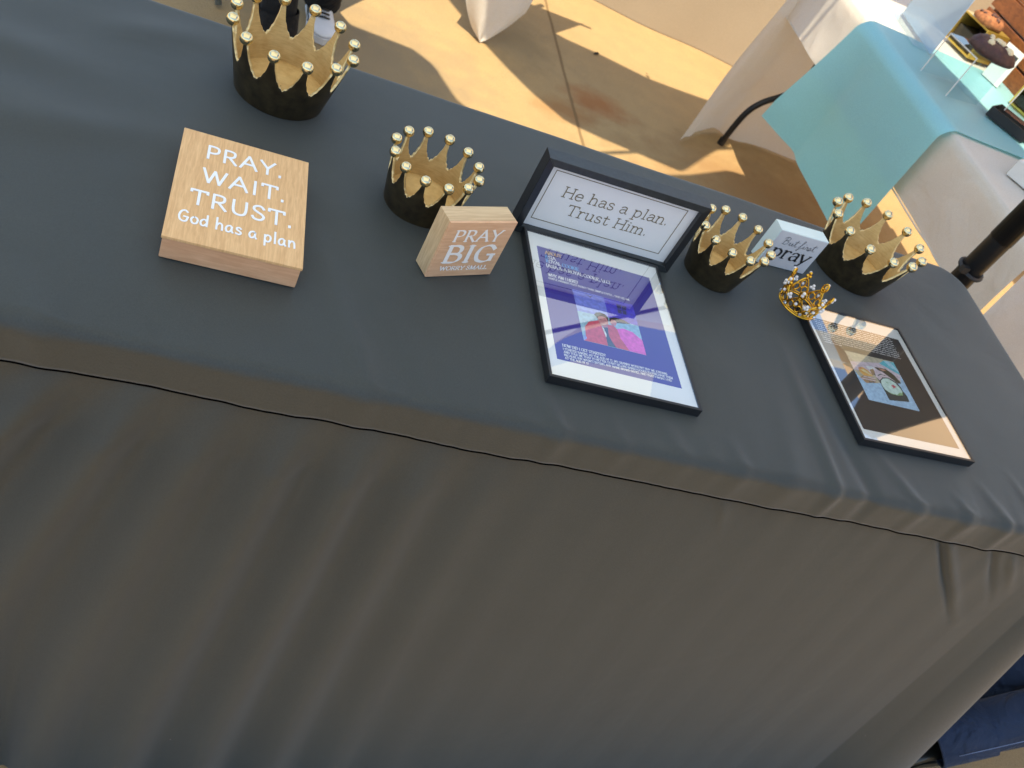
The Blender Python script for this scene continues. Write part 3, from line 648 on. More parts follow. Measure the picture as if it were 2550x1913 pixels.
# ------------------------------------------------------------------ gold crowns
S = 0.762 / 0.6753
def gold_crown(label, cx, cy, R, H, ph, Rb, ball_r):
    t = thing('metal_crown', label, 'crown', (cx, cy, TZ + 0.001), 0, 'dark gold metal crowns on the black cloth')
    n_per = 28; N = 12 * n_per; rows = 12; thk = 0.0042
    Ht = H - ball_r * 0.80; Hv = H * 0.50
    slope = (R - Rb) / H
    zf = 0.016
    mb = MB(); th = [2 * math.pi * k / N + ph for k in range(N)]
    hh = []
    for k in range(N):
        u = ((k / n_per) % 1.0); u = min(u, 1 - u) * 2          # 0 at a tip, 1 in a valley
        q_ = max(0.0, 1 - max(0, u - 0.16) / 0.84)
        g = 0.66 * (1 - math.sqrt(max(0, 1 - q_ * q_))) + 0.34 * q_ ** 1.25
        hh.append(Hv + (Ht - Hv) * g + 0.0012 * math.sin(k * 1.7 + cx * 40))
    def surf(off, zlo):
        vs = []
        for r_ in range(rows + 1):
            for k in range(N):
                z = zlo + (hh[k] - zlo) * r_ / rows
                rad = Rb + slope * z + off
                vs.append((rad * math.cos(th[k]), rad * math.sin(th[k]), z))
        return vs
    def quads(flip):
        out = []
        for r_ in range(rows):
            for k in range(N):
                a, b = r_ * N + k, r_ * N + (k + 1) % N; q = (a, b, b + N, a + N)
                out.append(q[::-1] if flip else q)
        return out
    mb.add(surf(0, 0.0), quads(False), 0)
    o = len(mb.v); mb.add(surf(-thk, zf), quads(True), 1)
    top_o = rows * N
    rim = [(top_o + k, top_o + (k + 1) % N, o + top_o + (k + 1) % N, o + top_o + k) for k in range(N)]
    mb.f += rim; mb.mi += [2] * N
    # rounded foot ring, floor with a raised step
    o2 = len(mb.v)
    prof = [(Rb + slope * zf - thk, zf), (Rb * 0.90 - thk, zf - 0.001), (Rb * 0.86 - thk, zf - 0.003), (0.001, zf - 0.003)]
    mb.lathe(prof, 72, 1)
    mb.lathe([(0.001, 0.0002), (Rb - 0.002, 0.0002), (Rb, 0.0012)], 72, 0)
    mb.build('body', ['dark_bronze', 'gold_paint', 'gold_rim'], t, smooth=True)
    bm_ = sphere_mb(ball_r, 24, 14); first = None
    for k in range(12):
        a = 2 * math.pi * k / 12 + ph
        loc = ((R - thk * .5) * math.cos(a), (R - thk * .5) * math.sin(a), H)
        if first is None: first = ob = bm_.build('ball', 'gold_ball', t, smooth=True)
        else:
            ob = first.copy(); COL.objects.link(ob); ob.parent = t
        ob.location = loc; ob.rotation_euler = (k, k * 2, 0)
    return t
A0 = -math.pi * 0.7
gold_crown('largest gold crown cut by the top of the picture, behind the wooden box sign', 1.3138 * S, .5277 * S, .0844 * S, .0949 * S, -0.1781 + A0, .0618 * S, .0096)
gold_crown('gold crown behind the small standing PRAY BIG wooden block', 1.5157 * S, .3628 * S, .0617 * S, .0760 * S, -0.2277 + A0, .0496 * S, .0086)
gold_crown('gold crown partly hidden behind the right end of the black framed sign', 2.0039 * S, .4053 * S, .0619 * S, .0805 * S, -0.3568 + A0, .0449 * S, .0086)
gold_crown('gold crown farthest right, at the back corner of the black table', 2.3412 * S, .5396 * S, .0905 * S, .0928 * S, -0.5485 + A0, .0672 * S, .0102)

# ------------------------------------------------------------------ wooden box sign lying flat
bw, bl, bh = .16960, .22771, .03588
t = thing('wooden_box_sign', 'wooden box sign lying flat, reading PRAY. WAIT. TRUST.', 'sign', (1.2107 * S, .1332 * S, TZ + 0.0015), 0.0173)
mb = MB(); mb.box((0.0015, 0.0015, 0), (bw - 0.0015, bl - 0.0015, bh - 0.0045)); mb.build('box_body', 'wood_side', t, bevel=0.0012)
mb = MB(); mb.box((0, 0, bh - 0.0045), (bw, bl, bh)); mb.build('face_board', 'wood_top', t, bevel=0.0009)
flat1 = lambda u, v, w: (u, v, bh + w)
for txt, x0, x1, b, c, al, wt in (('PRAY.', .036, .131, .173, .028, {}, .125), ('WAIT.', .034, .137, .122, .028, {}, .125), ('TRUST.', .024, .149, .0725, .028, {}, .125)):
    lettering('lettering', txt, x0, x1, b, c, CAPS, 'white_letter', t, flat1, weight=wt, gap=0.16, thick=0.0006)
lettering('lettering', 'God has a plan', .015, .157, .0345, .021, HAND, 'white_letter', t, flat1, weight=0.12, gap=0.10, thick=0.0006)

# ------------------------------------------------------------------ PRAY BIG block
w, h, l = .11340, .10246, .03385
t = thing('wooden_block_sign', 'small standing wooden block reading PRAY BIG WORRY SMALL', 'sign', (1.5196 * S, .2151 * S, TZ + 0.0015), 0.4042)
mb = MB(); mb.box((0, 0.004, 0), (w, l, h)); mb.build('block_body', 'wood_pale', t, bevel=0.0009)
mb = MB(); mb.box((0, 0, 0), (w, 0.004, h)); mb.build('face_board', 'wood_front', t, bevel=0.0008)
fr = lambda u, v, wv: (u, -wv, v)
nb = (0.045, 0.185, 0.35)
lettering('lettering', 'PRAY', .016, .098, .068, .0200, CAPS, 'ivory_letter', t, fr, nib=nb, serif=True, sw=0.05, gap=0.14, thick=0.0003)
lettering('lettering', 'BIG', .015, .101, .028, .0315, CAPS, 'ivory_letter', t, fr, nib=(0.05, 0.215, 0.35), serif=True, sw=0.055, gap=0.12, thick=0.0003)
lettering('lettering', 'WORRY SMALL', .017, .099, .0128, .0072, CAPS, 'ivory_letter', t, fr, nib=(0.06, 0.22, 0.35), serif=True, sw=0.06, gap=0.08, thick=0.0003)

# ------------------------------------------------------------------ white block "But first pray"
w, h, l = .11408, .08271, .0316
t = thing('white_block_sign', 'white block sign reading But first pray, between two crowns', 'sign', (2.1202 * S, .4754 * S, TZ + 0.0015), 0.0683)
mb = MB(); mb.box((0, 0.0006, 0), (w, l, h)); mb.build('block_body', 'white_paint', t, bevel=0.001)
mb = MB(); mb.box((0.0015, 0, 0.0015), (w - 0.0015, 0.0005, h - 0.0015)); mb.build('face_print', 'grey_face', t)
lettering('lettering', 'But first', .019, .099, .054, .0165, SCRIPT, 'grey_letter', t, fr, weight=0.05, gap=-0.01, lift=0.0006)
lettering('lettering', 'pray', .012, .104, .0235, .0285, LOW, 'black_letter', t, fr, nib=(0.045, 0.17, 0.30), serif=True, sw=0.045, gap=0.02, lift=0.0006)

# ------------------------------------------------------------------ black framed sign
w, h, l = .2953, .1442, .0297
t = thing('framed_sign', 'black framed sign reading He has a plan. Trust Him.', 'sign', (1.6551 * S, .3661 * S, TZ + 0.0015), 0.0203)
fb = 0.0125
def frame_bar(pts, mat, depth, parent, z_is_up=True):
    """mitred bar: four outline points in the face plane, extruded back by depth"""
    mb = MB(); a = [(u, 0, v) for u, v in pts]; b = [(u, depth, v) for u, v in pts]
    mb.add(a + b, [(0, 1, 2, 3), (4, 7, 6, 5), (0, 4, 5, 1), (1, 5, 6, 2), (2, 6, 7, 3), (3, 7, 4, 0)])
    return mb.build('frame_bar', mat, parent, bevel=0.0006)
g = 0.0001
frame_bar([(g, 0), (w - g, 0), (w - fb - g, fb), (fb + g, fb)], 'black_frame_grain', l, t)
frame_bar([(fb + g, h - fb), (w - fb - g, h - fb), (w - g, h), (g, h)], 'black_frame_grain', l, t)
frame_bar([(0, g), (fb, fb + g), (fb, h - fb - g), (0, h - g)], 'black_frame', l, t)
frame_bar([(w - fb, fb + g), (w, g), (w, h - g), (w - fb, h - fb - g)], 'black_frame', l, t)
PD = 0.010
mb = MB(); mb.box((fb - .002, PD, fb - .002), (w - fb + .002, PD + .004, h - fb + .002)); mb.build('paper', 'sign_paper', t)
frp = lambda u, v, wv: (u, PD - wv, v)
mb = MB()
for (a, b, c, d) in ((.0235, .0262, .2650, .0274), (.0235, .1216, .2650, .1228)): mb.box((a, PD - .0004, b), (c, PD - .0001, d))
for (a, b, c, d) in ((.0235, .0275, .0247, .1215), (.2638, .0275, .2650, .1215)): mb.box((a, PD - .0004, b), (c, PD - .0001, d))
mb.build('border_line', 'gold_letter', t)
lettering('lettering', 'He has a plan.', .052, .242, .0800, .0195, LOW, 'gold_letter', t, frp, weight=0.085, serif=True, sw=0.075, gap=0.06, rise=0.02)
lettering('lettering', 'Trust Him.', .074, .2195, .0500, .0195, LOW, 'gold_letter', t, frp, weight=0.085, serif=True, sw=0.075, gap=0.06, rise=0.02)

# ------------------------------------------------------------------ document frames lying on the cloth
FW, FL, FH = .2505, .32272, .01467
def document_frame(label, x, y, yaw):
    t = thing('document_frame', label, 'picture frame', (x, y, TZ + 0.0016), yaw, 'black framed documents lying on the cloth')
    e = 0.0045
    for pts in ([(0, 0), (FW, 0), (FW - e, e), (e, e)], [(e, FL - e), (FW - e, FL - e), (FW, FL), (0, FL)],
                [(0, .0001), (e, e + .0001), (e, FL - e - .0001), (0, FL - .0001)], [(FW - e, e + .0001), (FW, .0001), (FW, FL - .0001), (FW - e, FL - e - .0001)]):
        mb = MB(); mb.add([(u, v, 0) for u, v in pts] + [(u, v, FH) for u, v in pts], [(0, 3, 2, 1), (4, 5, 6, 7), (0, 1, 5, 4), (1, 2, 6, 5), (2, 3, 7, 6), (3, 0, 4, 7)])
        mb.build('frame_bar', 'black_frame', t, bevel=0.0004)
    mb = MB(); mb.box((e + .0002, e + .0002, FH - 0.0075), (FW - e - .0002, FL - e - .0002, FH - 0.0030)); mb.build('paper', 'paper', t)
    mb = MB(); mb.box((e + .0003, e + .0003, FH - 0.0012), (FW - e - .0003, FL - e - .0003, FH - 0.0008)); 
    mb2 = MB(); mb2.add([(e + .0003, e + .0003, FH - .0008), (FW - e - .0003, e + .0003, FH - .0008), (FW - e - .0003, FL - e - .0003, FH - .0008), (e + .0003, FL - e - .0003, FH - .0008)], [(0, 1, 2, 3)])
    mb2.build('glass_pane', 'pane', t)
    return t
PZ = FH - 0.0030
fl = lambda u, v, wv: (u, v, PZ + wv)
def printed(t, name, polys):
    """flat printed picture: each polygon one ink, laid a hair above the one before"""
    mb = MB(); mats = []; z = PZ + (0.00004 if name == 'print' else 0.00012)
    for mat, P in polys:
        if mat not in mats: mats.append(mat)
        z += 0.00002; mb.add([(u, v, z) for u, v in P], [tuple(range(len(P)))], mats.index(mat))
    return mb.build(name, mats, t)
def ink(name, r, g_, b): M[name] = plain(name, srgb(r, g_, b), 0.5, var=0.22, scale=150); return name
def rect(a, b, c, d): return [(a, b), (c, b), (c, d), (a, d)]
for nme, c in dict(ink_wall=(120, 130, 225), ink_wall2=(74, 62, 205), ink_trim=(150, 165, 235), ink_low=(150, 190, 215), ink_red=(214, 84, 108), ink_red2=(206, 84, 104), ink_pink=(232, 96, 200), ink_hair=(34, 26, 48), ink_face=(196, 132, 140), ink_win=(58, 56, 110), ink_navy=(60, 84, 110), ink_white=(230, 235, 240),
        ink_plate=(170, 205, 240), ink_tray=(46, 58, 58), ink_choc=(62, 58, 40), ink_icing=(206, 232, 222), ink_green=(150, 190, 130), ink_starred=(214, 70, 92), ink_orange=(236, 176, 90), ink_peach=(240, 214, 160), ink_lilac=(214, 196, 206), ink_wood=(176, 140, 100), ink_teal=(90, 190, 205), ink_aqua=(166, 214, 235), ink_beige=(196, 186, 160), ink_rust=(200, 140, 110)).items(): ink(nme, *c)
t = document_frame('framed blue and white about page with a red and pink photo, below the framed sign', 1.6696 * S, .0779 * S, .0015)
printed(t, 'print', [('print_blue', rect(.0185, .0395, .2265, .2865))])
ph = [('ink_wall', [(.0682, .2026), (.1240, .2033), (.1240, .1573), (.0699, .1546)]), ('ink_wall2', [(.1240, .2033), (.1765, .2036), (.1768, .1562), (.1240, .1573)]),
 ('ink_trim', [(.0690, .1660), (.1240, .1690), (.1240, .1600), (.0699, .1560)]), ('ink_low', [(.0695, .1546), (.1240, .1573), (.1768, .1562), (.1768, .093), (.0699, .0916)]),
 ('ink_wall', [(.0695, .1590), (.1200, .1615), (.1200, .1600), (.0697, .1575)]),
 ('ink_win', [(.1451, .1942), (.1632, .1949), (.1594, .1750), (.1445, .1743)]), ('ink_wall2', [(.1535, .1944), (.1548, .1944), (.1524, .1748), (.1512, .1748)]), ('ink_wall2', [(.1450, .1850), (.1615, .1853), (.1613, .1840), (.1448, .1837)]),
 ('ink_win', [(.0883, .1990), (.0985, .1965), (.1045, .1993), (.0995, .1950), (.0991, .1920), (.0975, .1952)]),
 ('ink_hair', [(.1246, .1559), (.1360, .1618), (.1505, .1612), (.1622, .1554), (.1401, .1500), (.1323, .1480), (.1240, .1480)]),
 ('ink_pink', [(.1330, .1353), (.1460, .1405), (.1624, .1375), (.1768, .1240), (.1767, .0931), (.1440, .0930), (.1369, .1160)]),
 ('ink_red2', [(.1185, .1404), (.1292, .1412), (.1348, .1350), (.1369, .1160), (.1480, .0930), (.1248, .0932), (.1200, .1026), (.1159, .1156)]),
 ('ink_red', [(.0699, .0918), (.0745, .0957), (.0770, .1228), (.0857, .1358), (.1037, .1445), (.1080, .1302), (.1106, .1117), (.1105, .0926)]),
 ('ink_navy', [(.1080, .1320), (.1180, .1335), (.1165, .1156), (.1205, .1020), (.1250, .0932), (.1104, .0926), (.1106, .1117)]),
 ('ink_white', [(.1075, .1310), (.1100, .1310), (.1128, .1166), (.1112, .1110), (.1104, .1117)]),
 ('ink_face', [(.1245, .1480), (.1285, .1545), (.1345, .1545), (.1367, .1500), (.1340, .1425), (.1269, .1405)]),
 ('ink_hair', [(.0984, .1557), (.1026, .1612), (.1100, .1640), (.1180, .1625), (.1226, .1573), (.1222, .1480), (.1030, .1480)]),
 ('ink_face', [(.1034, .1500), (.1060, .1545), (.1120, .1565), (.1190, .1548), (.1212, .1480), (.1206, .1420), (.1168, .1335), (.1118, .1315), (.1070, .1345), (.1038, .1410)]),
 ('ink_hair', rect(.1065, .1470, .1100, .1478)), ('ink_hair', rect(.1140, .1478, .1176, .1486)), ('ink_white', [(.1085, .1388), (.1125, .1372), (.1165, .1392), (.1125, .1382)]),
 ('ink_trim', [(.0699, .0918), (.0720, .1050), (.0760, .1000), (.0752, .0957)])]
printed(t, 'photo_print', ph)
lt = lambda txt, x0, x1, b, c, mat, al=CAPS, sw=0.07, n=(0.06, 0.18, 0.35): lettering('lettering', txt, x0, x1, b, c, al, mat, t, fl, nib=n, serif=True, sw=sw, lift=0.0006, gap=0.05)
M['print_white'] = plain('print_white', (0.92, 0.92, 0.94, 1), 0.5, var=0.01); M['print_gold'] = plain('print_gold', srgb(236, 190, 120), 0.5, var=0.05); M['print_sky'] = plain('print_sky', srgb(96, 180, 245), 0.5, var=0.03)
lt('ABOUT', .0305, .0605, .2710, .0078, 'print_gold')
lt('A', .0295, .0352, .2605, .0078, 'print_sky'); lt('SIA', .0362, .0490, .2605, .0078, 'print_white')
lt('R', .0300, .0350, .2505, .0078, 'print_sky'); lt('OYAL', .0356, .0560, .2505, .0078, 'print_white'); lt('COOKIE', .0590, .0880, .2505, .0078, 'print_sky')
lt('(ASIA & A ROYAL COOKIE, LLC)', .0298, .1425, .2395, .0075, 'print_white')
lt('WHY AM I HERE?', .0290, .0810, .2180, .0066, 'print_white')
lt('SIMPLE ANSWER THAT DIDN\'T TAKE SIMPLE FAITH... GOD LED ME', .0290, .1725, .2110, .0040, 'print_white')
lt('HOW DID I GET STARTED?', .0310, .1015, .0672, .0055, 'print_white', sw=0.07, n=(0.06, 0.17, 0.35))
lt('I STARTED BAKING AT THE AGE OF 12. MY GRANNY WOULDN\'T BUY ME JORDANS', .0310, .2055, .0605, .0042, 'print_white')
lt('AND TOLD ME THAT I\'D BETTER START SELLING BAKED GOODS TO PURCHASE THEM', .0310, .2140, .0545, .0042, 'print_white')
lt('BECAUSE SHE WASN\'T BUYING ANY NAME BRAND SHOES, AND THAT\'S WHAT I DID', .0310, .2105, .0484, .0042, 'print_white')
lt('AT THE AGE OF 12', .0310, .0690, .0424, .0042, 'print_white')

t = document_frame('framed dark page with a cookie photo, lying in front of the farthest right crown', 2.172 * S, .0963 * S, .0356)
printed(t, 'print', [('print_dark', rect(.0140, .0265, .2325, .2885))])
ph = [('ink_beige', [(.0640, .2160), (.1820, .2180), (.1807, .0997), (.0626, .0998)]), ('ink_lilac', [(.0640, .1900), (.1400, .2050), (.1815, .2170), (.1810, .1700), (.0632, .1700)]),
 ('ink_teal', [(.1400, .2040), (.1564, .2150), (.1818, .2165), (.1812, .1850), (.1599, .1945)]), ('ink_aqua', [(.1560, .2140), (.1700, .2165), (.1815, .1990), (.1812, .1920), (.1640, .2010)]),
 ('ink_plate', [(.0632, .1690), (.0694, .1537), (.1028, .1473), (.1700, .1640), (.1812, .1850), (.1807, .0997), (.0626, .0998)]),
 ('ink_white', [(.0985, .1867), (.1157, .1905), (.1214, .1849), (.1056, .1760)]), ('ink_wood', [(.1050, .1800), (.1160, .1850), (.1140, .1700), (.1040, .1660)]),
 ('ink_choc', [(.1205, .1903), (.1491, .1925), (.1640, .1815), (.1715, .1625), (.1605, .1600), (.1400, .1746), (.1266, .1844)]), ('ink_rust', [(.1290, .1890), (.1430, .1905), (.1480, .1870), (.1380, .1850)]),
 ('ink_tray', [(.1106, .1730), (.1150, .1500), (.1152, .1108), (.1665, .1178), (.1680, .1334), (.1640, .1450), (.1500, .1600)]),
 ('ink_lilac', [(.1149, .1770), (.1260, .1840), (.1350, .1822), (.1615, .1610), (.1550, .1590), (.1298, .1660), (.1180, .1560), (.1118, .1642)]),
 ('ink_tray', [(.1180, .1700), (.1290, .1760), (.1400, .1735), (.1390, .1722), (.1290, .1742), (.1190, .1680)]),
 ('ink_tray', [(.1170, .1570), (.1285, .1672), (.1437, .1700), (.1590, .1628), (.1645, .1498), (.1632, .1395), (.1160, .1400)]),
 ('ink_icing', [(.1195, .1567), (.1291, .1645), (.1418, .1676), (.1552, .1597), (.1610, .1482), (.1617, .1393), (.1568, .1305), (.1424, .1276), (.1290, .1282), (.1180, .1364), (.1162, .1468)]),
 ('ink_green', [(.1568, .1305), (.1424, .1276), (.1290, .1282), (.1200, .1345), (.1290, .1297), (.1424, .1292), (.1550, .1330), (.1608, .1400), (.1617, .1393)]),
 ('ink_green', [(.1452, .1310), (.1553, .1378), (.1573, .1346), (.1469, .1291)]), ('ink_green', [(.1290, .1570), (.1350, .1530), (.1380, .1500), (.1340, .1560)]),
 ('ink_starred', [(.1391, .1504), (.1440, .1516), (.1459, .1545), (.1480, .1518), (.1535, .1500), (.1480, .1470), (.1426, .1440), (.1430, .1470)]),
 ('ink_orange', [(.0767, .1784), (.0885, .1820), (.0998, .1755), (.1047, .1632), (.0816, .1603), (.0751, .1688)]), ('ink_peach', [(.0800, .1740), (.0890, .1770), (.0990, .1700), (.1040, .1632), (.0900, .1680)]), ('ink_rust', [(.0767, .1784), (.0830, .1805), (.0850, .1770), (.0770, .1740)]),
 ('ink_wood', [(.0690, .1530), (.0790, .1600), (.1062, .1600), (.1044, .1480), (.0778, .1415)]), ('ink_lilac', [(.0790, .1588), (.1062, .1592), (.1060, .1570), (.0780, .1562)]), ('ink_lilac', [(.0720, .1530), (.1050, .1540), (.1045, .1515), (.0708, .1500)]), ('ink_tray', [(.0850, .1460), (.1000, .1500), (.1010, .1485), (.0860, .1440)])]
printed(t, 'photo_print', ph)
mb = MB(); rl = random.Random(4)
for i in range(11):
    v = .2818 - i * .0056; u = .0225; end = .211 if i not in (9, 10) else (.2085 if i == 9 else .062)
    if i in (5, 7): end = .2085
    while u < end:
        wd = min(rl.choice((.006, .009, .012, .016, .021)), end - u); q = u
        while q < u + wd - .0006:                      # tiny letters: too small to read, as in the photograph
            hgt = rl.choice((.0018, .0018, .0026)); ww = .0008
            mb.add([(q, v, PZ + .0006), (q + ww, v, PZ + .0006), (q + ww, v + hgt, PZ + .0006), (q, v + hgt, PZ + .0006)], [(0, 1, 2, 3)]); 
            if rl.random() < .7: mb.add([(q + ww, v + .0006, PZ + .0006), (q + ww + .0006, v + .0006, PZ + .0006), (q + ww + .0006, v + .0013, PZ + .0006), (q + ww, v + .0013, PZ + .0006)], [(0, 1, 2, 3)])
            q += .0015
        u += wd + .0022
mb.build('fine_print', 'print_white', t)

# ------------------------------------------------------------------ small filigree crown with pearls
mc = thing('pearl_crown', 'tiny bright gold filigree crown with pearls on the frame corner', 'crown', (2.4295, .4150, TZ + FH + 0.0020))
r0, r1, hh_ = .036, .043, .047
def cyl(a, z): 
    r = r0 + (r1 - r0) * z / hh_; return (r * math.cos(a), r * math.sin(a), z)
mb = MB()
mb.tube([cyl(a, .0015) for a in np.linspace(0, 2 * math.pi, 48, endpoint=False)], .0018, 8, closed=True)
mb.tube([cyl(a, .0055) for a in np.linspace(0, 2 * math.pi, 48, endpoint=False)], .0012, 8, closed=True)
mb.build('band', 'bright_gold', mc, smooth=True)
NPT = 7
pearls = []; gems = []
for k in range(NPT):
    a0 = 2 * math.pi * k / NPT + 0.35; da = 2 * math.pi / NPT
    mb = MB()
    tall = k % 2 == 0
    ht = hh_ if tall else .041
    # ogee arch of the point
    for sgn in (-1, 1):
        mb.tube([cyl(a0 + sgn * da * x, z) for x, z in [tuple(q) for q in catmull([(.48, .006), (.44, .016), (.26, .026), (.10, .034), (.05, ht * .86)], 5)]], .0015, 6)
        # curls at the foot
        mb.tube([cyl(a0 + sgn * da * (.24 + .15 * math.cos(b)), .0145 + .0068 * math.sin(b)) for b in np.linspace(0, 2 * math.pi, 18, endpoint=False)], .0014, 6, closed=True)
    mb.tube([cyl(a0 + da * .13 * math.cos(b), .0235 + .0078 * math.sin(b)) for b in np.linspace(0, 2 * math.pi, 18, endpoint=False)], .0014, 6, closed=True)
    # leaf-shaped finial
    if tall:
        mb.tube([cyl(a0 + da * .14 * math.sin(b), ht * .90 + .0085 * -math.cos(b)) for b in np.linspace(0, 2 * math.pi, 18, endpoint=False)], .0017, 6, closed=True)
        mb.tube([cyl(a0, .034), cyl(a0, ht * 1.03)], .0014, 6)
    else:
        for bx, bz in ((-.07, 0), (.07, 0), (0, .006)):
            sphere_mb(.0032, 10, 7, c=cyl(a0 + da * bx, ht + bz), mb=mb)
        mb.tube([cyl(a0, .030), cyl(a0, ht)], .0015, 6)
    mb.build('point', 'bright_gold', mc, smooth=True)
    q = lambda a, z, o=.0022: tuple(c * (1 + o / .04) if i < 2 else c for i, c in enumerate(cyl(a, z)))
    pearls += [q(a0, ht * 1.05 if tall else ht + .006), q(a0, ht * .93 if tall else ht - .002), q(a0 + da * .5, .030), q(a0 + da * .43, .0255), q(a0 + da * .57, .0250), q(a0, .0225)]
    gems.append(q(a0 + da * .5, .0085))
pm = None
for p_ in pearls:
    if pm is None: pm = ob = sphere_mb(.0030, 12, 8).build('pearl', 'pearl', mc, smooth=True)
    else: ob = pm.copy(); COL.objects.link(ob); ob.parent = mc
    ob.location = p_
gm = None
for p_ in gems:
    if gm is None:
        mb = MB(); mb.lathe([(.0002, -.0030), (.0034, 0), (.0024, .0018), (.0002, .0020)], 8); gm = ob = mb.build('crystal', 'crystal', mc)
    else: ob = gm.copy(); COL.objects.link(ob); ob.parent = mc
    ob.location = p_; a = math.atan2(p_[1], p_[0]); ob.rotation_euler = (0, math.pi / 2, a)

# ------------------------------------------------------------------ bakery table with the blue runner
BX0, BX1, BY0, BY1 = 3.487, 4.25, 0.985, 2.79
tb = folding_table('bakery_table', 'folding table with bent black legs under the short cream cloth', BX0, BX1, BY0, BY1, TZ, 'y')
def bent_leg(y, xa, sgn):
    mb = MB()
    P = catmull([(xa, y, 0.012), (xa + sgn * .017, y, .163), (xa + sgn * .055, y, .24), (xa + sgn * .121, y, .30), (xa + sgn * .170, y, .354), (xa + sgn * .177, y, .44), (xa + sgn * .18, y, .79)], 6)
    mb.tube(P, .0135, 12); o = mb.build('leg', 'black_steel', tb, smooth=True)
    mb = MB(); mb.tube([(xa, y, 0.0), (xa, y, .03)], .0165, 12); f = mb.build('foot_cap', 'black_plastic', o)
for y in (2.717, 1.06):
    bent_leg(y, 3.524, 1); bent_leg(y, 4.213, -1)
    mb = MB(); mb.tube([(3.65, y, .275), (4.09, y, .275)], .008, 8); mb.build('crossbar', 'black_steel', tb, smooth=True)
cb = thing('cream_tablecloth', 'cream tablecloth hanging short in front under the blue runner', 'tablecloth')
def grid(nu, nv, fn):
    G = np.zeros((nu + 1, nv + 1, 3))
    for i in range(nu + 1):
        for j in range(nv + 1): G[i, j] = fn(i / nu, j / nv)
    return G
def nz1(x, s): return float(vnoise1(np.array([x]), s)[0])
def nz2(x, y, s): return float(vnoise2(np.array([x]), np.array([y]), s)[0])
def b_top(u, v):
    # v runs across the table from the front hem over the edge to the far hem
    y = BY0 + (BY1 - BY0) * u
    drop = 0.245; r = 0.014; wv = BX1 - BX0 + .01; Lt = drop + wv + drop; s = v * Lt
    nn = nz2(y * 9, s * 9, 21) * .010 + nz2(y * 3.2, s * 3, 22) * .012
    if s < drop: 
        d = (drop - s) / drop; x = BX0 - .006 - .004 * d + nn * (.3 + d) - .004; z = TZ + .002 - (drop - s)
        if d < .12: x += r * (1 - d / .12) * .7
    elif s < drop + wv:
        x = BX0 - .005 + (s - drop); z = TZ + .004 + nn * .12
        e = min(s - drop, drop + wv - s)
        if e < .015: z -= .006 * (1 - e / .015)
    else:
        d = (s - drop - wv) / drop; x = BX1 + .006 + .012 * d + nn * d; z = TZ - .003 - (s - drop - wv)
    return (x, y, z)
MB().sheet(grid(110, 120, b_top)).build('top_panel', 'cream_cloth', cb, smooth=True)
def hem_seam(zoff, xoff):
    mb = MB(); mb.tube([(BX0 - .0135 + xoff + .002 * nz1(y * 20, 3), y, TZ + zoff + .003 * nz1(y * 13, 4)) for y in np.linspace(BY0 + .002, BY1 - .002, 140)], .0028, 6); return mb
hem_seam(-.243, -.004).build('hem', 'cream_cloth', cb, smooth=True)
def b_far(u, v):
    # far end drop: from the table end down to the ground, corner flap blowing towards the camera
    bot = [(3.259, 2.603), (3.38, 2.71), (3.544, 2.817), (3.72, 2.820), (4.038, 2.823), (4.30, 2.83)]
    top = [(3.470, 2.790), (3.52, 2.795), (3.62, 2.795), (3.8, 2.795), (4.0, 2.795), (4.26, 2.795)]
    k = u * 5; i = min(4, int(k)); f = k - i
    a = [bot[i][c] * (1 - f) + bot[i + 1][c] * f for c in (0, 1)]; b = [top[i][c] * (1 - f) + top[i + 1][c] * f for c in (0, 1)]
    vv = v ** 0.9
    x = b[0] * (1 - vv) + a[0] * vv; y = b[1] * (1 - vv) + a[1] * vv
    n = nz2(u * 9, v * 2.0, 31) * .05 * v + .012 * math.sin(u * 22) * v
    z = (TZ - .01) * (1 - v) + .004 + .03 * max(0, nz1(u * 6, 5)) * v
    return (x, y + n, z)
MB().sheet(grid(60, 40, b_far)).build('end_drop', 'cream_cloth', cb, smooth=True)
def b_near(u, v):
    x = BX0 - .01 + (BX1 - BX0 + .02) * u; d = v * (TZ - .01)
    y = BY0 - .006 - .05 * v - .014 * math.sin(u * 19 + 1) * v + nz2(u * 8, v * 3, 33) * .02 * v
    if v < .03: y += .006 * (1 - v / .03)
    return (x - .03 * v * (1 - u) * 1.5, y, TZ - .001 - d)
MB().sheet(grid(60, 40, b_near)).build('end_drop', 'cream_cloth', cb, smooth=True)
def runner(u, v):
    y0, y1 = 1.562, 2.265
    drop, wv = .492, BX1 - BX0 + .03; L = drop + wv + .25; s = v * L
    y = y0 + (y1 - y0) * u
    if s < drop:
        d = (drop - s) / drop
        x = BX0 - .042 + nz2(y * 4, d * 3, 41) * .005 * d - .006 * d
        z = TZ + .006 - (drop - s)
        y = y + d * .07 * u ** 2
        cu = max(0, (u - .74) / .26)
        x -= (.068 * cu ** 1.3 - .016 * math.exp(-((u - .76) / .07) ** 2)) * min(1, d * 1.2) * d ** .3
        if d < .08: x += .026 * (1 - d / .08) ** 2
    elif s < drop + wv:
        x = BX0 - .016 + (s - drop); z = TZ + .012 + nz2(y * 6, s * 5, 42) * .004
        if s - drop < .02: z -= .006 * (1 - (s - drop) / .02)
    else:
        x = BX0 - .016 + wv + .006; z = TZ + .008 - (s - drop - wv)
    return (x, y, z)
br = tag(MB().sheet(grid(60, 120, runner)).build('blue_runner', 'blue_cloth', None, smooth=True), 'glossy sky blue runner draped over the cream bakery table', 'table runner')

